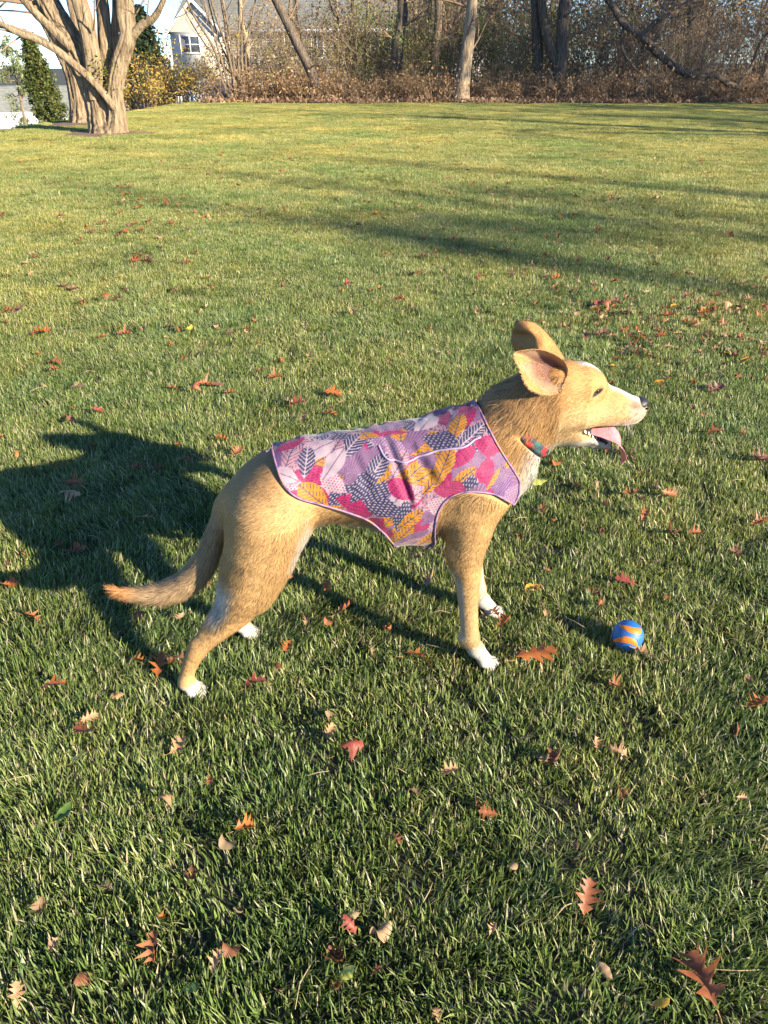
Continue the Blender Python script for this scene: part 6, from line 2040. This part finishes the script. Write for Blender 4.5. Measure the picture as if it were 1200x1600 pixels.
NAME_OF = {'red': 'red', 'orange': 'orange', 'rust': 'rust brown', 'tan': 'pale tan', 'yellow': 'yellow', 'gold': 'golden yellow', 'plum': 'dull purple brown', 'lime': 'lime green', 'green': 'dark green'}
lr = np.random.default_rng(5)


def zone_of(x, y):
    if y > 6.5:
        return 'scattered on the far lawn towards the wood'
    if y > 4.2:
        return 'lying among the long tree shadows on the lawn'
    if y > 1.75:
        return 'on the grass beyond the dog\'s head' if x > 0.45 else ('on the grass beyond the dog\'s back' if x > -0.55 else 'in and around the dog\'s shadow')
    if y > 1.15:
        return 'in the grass ahead of the dog, near the ball' if x > 0.28 else ('in the grass under the dog' if x > -0.42 else 'in the grass below the dog\'s tail')
    return 'in the dark grass in front of the dog' if x > -0.1 else 'in the dark grass behind the dog\'s hind paw'


for i, rec in enumerate([q.strip() for q in LEAVES.replace('\n', '').split(';') if q.strip()]):
    x, y, ln, kname, turn = rec.split()
    x, y, ln, turn = float(x), float(y), float(ln) / 1000 * (0.92 if float(y) < 3 else 0.78), float(turn)
    v = int(lr.integers(0, 9))
    if i == 15:
        v = 10
    me, st = leaf_meshes(kname, v)
    tilt = 0.16 if y > 3 else 0.30
    z = float(terrain(x, y)) + 0.030 + lr.uniform(-0.004, 0.008)
    up = lr.uniform(0.0, 0.5) if i < 48 else 0.15
    if i == 15:
        tilt, up, z = 0.06, 0.0, z + 0.004
    o = link('fallen_leaf', me, None, None, (x, y, z), (lr.normal(0, tilt), lr.normal(-up * 0.3, tilt), math.radians(turn + lr.uniform(-15, 15))), ln)
    if i in OWN:
        tag(o, OWN[i], 'leaf', 'fallen leaves on the lawn')
    else:
        zone = zone_of(x, y)
        tag(o, NAME_OF[kname] + (' oak leaf' if kname in ('red', 'orange', 'rust', 'tan', 'plum') else ' leaf') + ' ' + zone, 'leaf', NAME_OF[kname] + ' leaves ' + zone)
    if i < 60:
        link('stalk', st, None, o)

# crumbs, torn bits and small leaves too many to count
mb = MB()
cr = np.random.default_rng(91)
base_bits = [oak_leaf(400 + k, k % 3 == 2, 1.3) for k in range(8)]
tones = [(0.30, 0.115, 0.05), (0.40, 0.15, 0.045), (0.38, 0.25, 0.14), (0.20, 0.085, 0.055), (0.46, 0.32, 0.18), (0.25, 0.10, 0.05)]
for k in range(1100):
    y = 0.6 + 19 * cr.random() ** 1.3
    x = cr.uniform(-1, 1) * (0.5 * y + 0.5)
    if cr.random() < 0.35:
        y = 3.9 + cr.normal(0, 0.55)
        x = 1.45 + cr.normal(0, 0.5)
    Vb = base_bits[k % 8][0]
    ln = cr.uniform(0.018, 0.05) * (1.25 if y > 5 else 1.0)
    a, t1, t2 = cr.uniform(0, 6.28), cr.normal(0, 0.4), cr.normal(0, 0.4)
    Vr = Vb * ln
    Vr = np.stack([Vr[:, 0], Vr[:, 1] * math.cos(t1) - Vr[:, 2] * math.sin(t1), Vr[:, 1] * math.sin(t1) + Vr[:, 2] * math.cos(t1)], -1)
    Vr = np.stack([Vr[:, 0] * math.cos(t2) + Vr[:, 2] * math.sin(t2), Vr[:, 1], -Vr[:, 0] * math.sin(t2) + Vr[:, 2] * math.cos(t2)], -1)
    Vr = np.stack([Vr[:, 0] * math.cos(a) - Vr[:, 1] * math.sin(a), Vr[:, 0] * math.sin(a) + Vr[:, 1] * math.cos(a), Vr[:, 2]], -1)
    z = float(terrain(x, y)) + cr.uniform(0.010, 0.034)
    mb.add(Vr + np.array([x, y, z]), base_bits[k % 8][1], None, np.array(tones[int(cr.integers(0, 6))]) * cr.uniform(0.6, 1.2))
# dry stems and pine needles
for k in range(90):
    y = 0.6 + 5 * cr.random() ** 1.5
    x = cr.uniform(-1, 1) * (0.5 * y + 0.45)
    a, ln = cr.uniform(0, 6.28), cr.uniform(0.03, 0.075)
    z = float(terrain(x, y)) + cr.uniform(0.018, 0.036)
    Vt, Qt, Tt = tube_arrays([(x, y, z), (x + math.cos(a) * ln / 2, y + math.sin(a) * ln / 2, z + 0.006), (x + math.cos(a + 0.15) * ln, y + math.sin(a + 0.15) * ln, z)], [0.0009, 0.0010, 0.0006], 4)
    mb.add(Vt, Qt, Tt, np.array((0.42, 0.32, 0.18)) * cr.uniform(0.6, 1.2))
crumbs = link('leaf_crumbs', mb.mesh('leaf_crumbs', True, True), M_foliage)
tag(crumbs, 'crumbled brown leaf bits and dry stems strewn through the grass', 'leaf litter', kind='stuff')
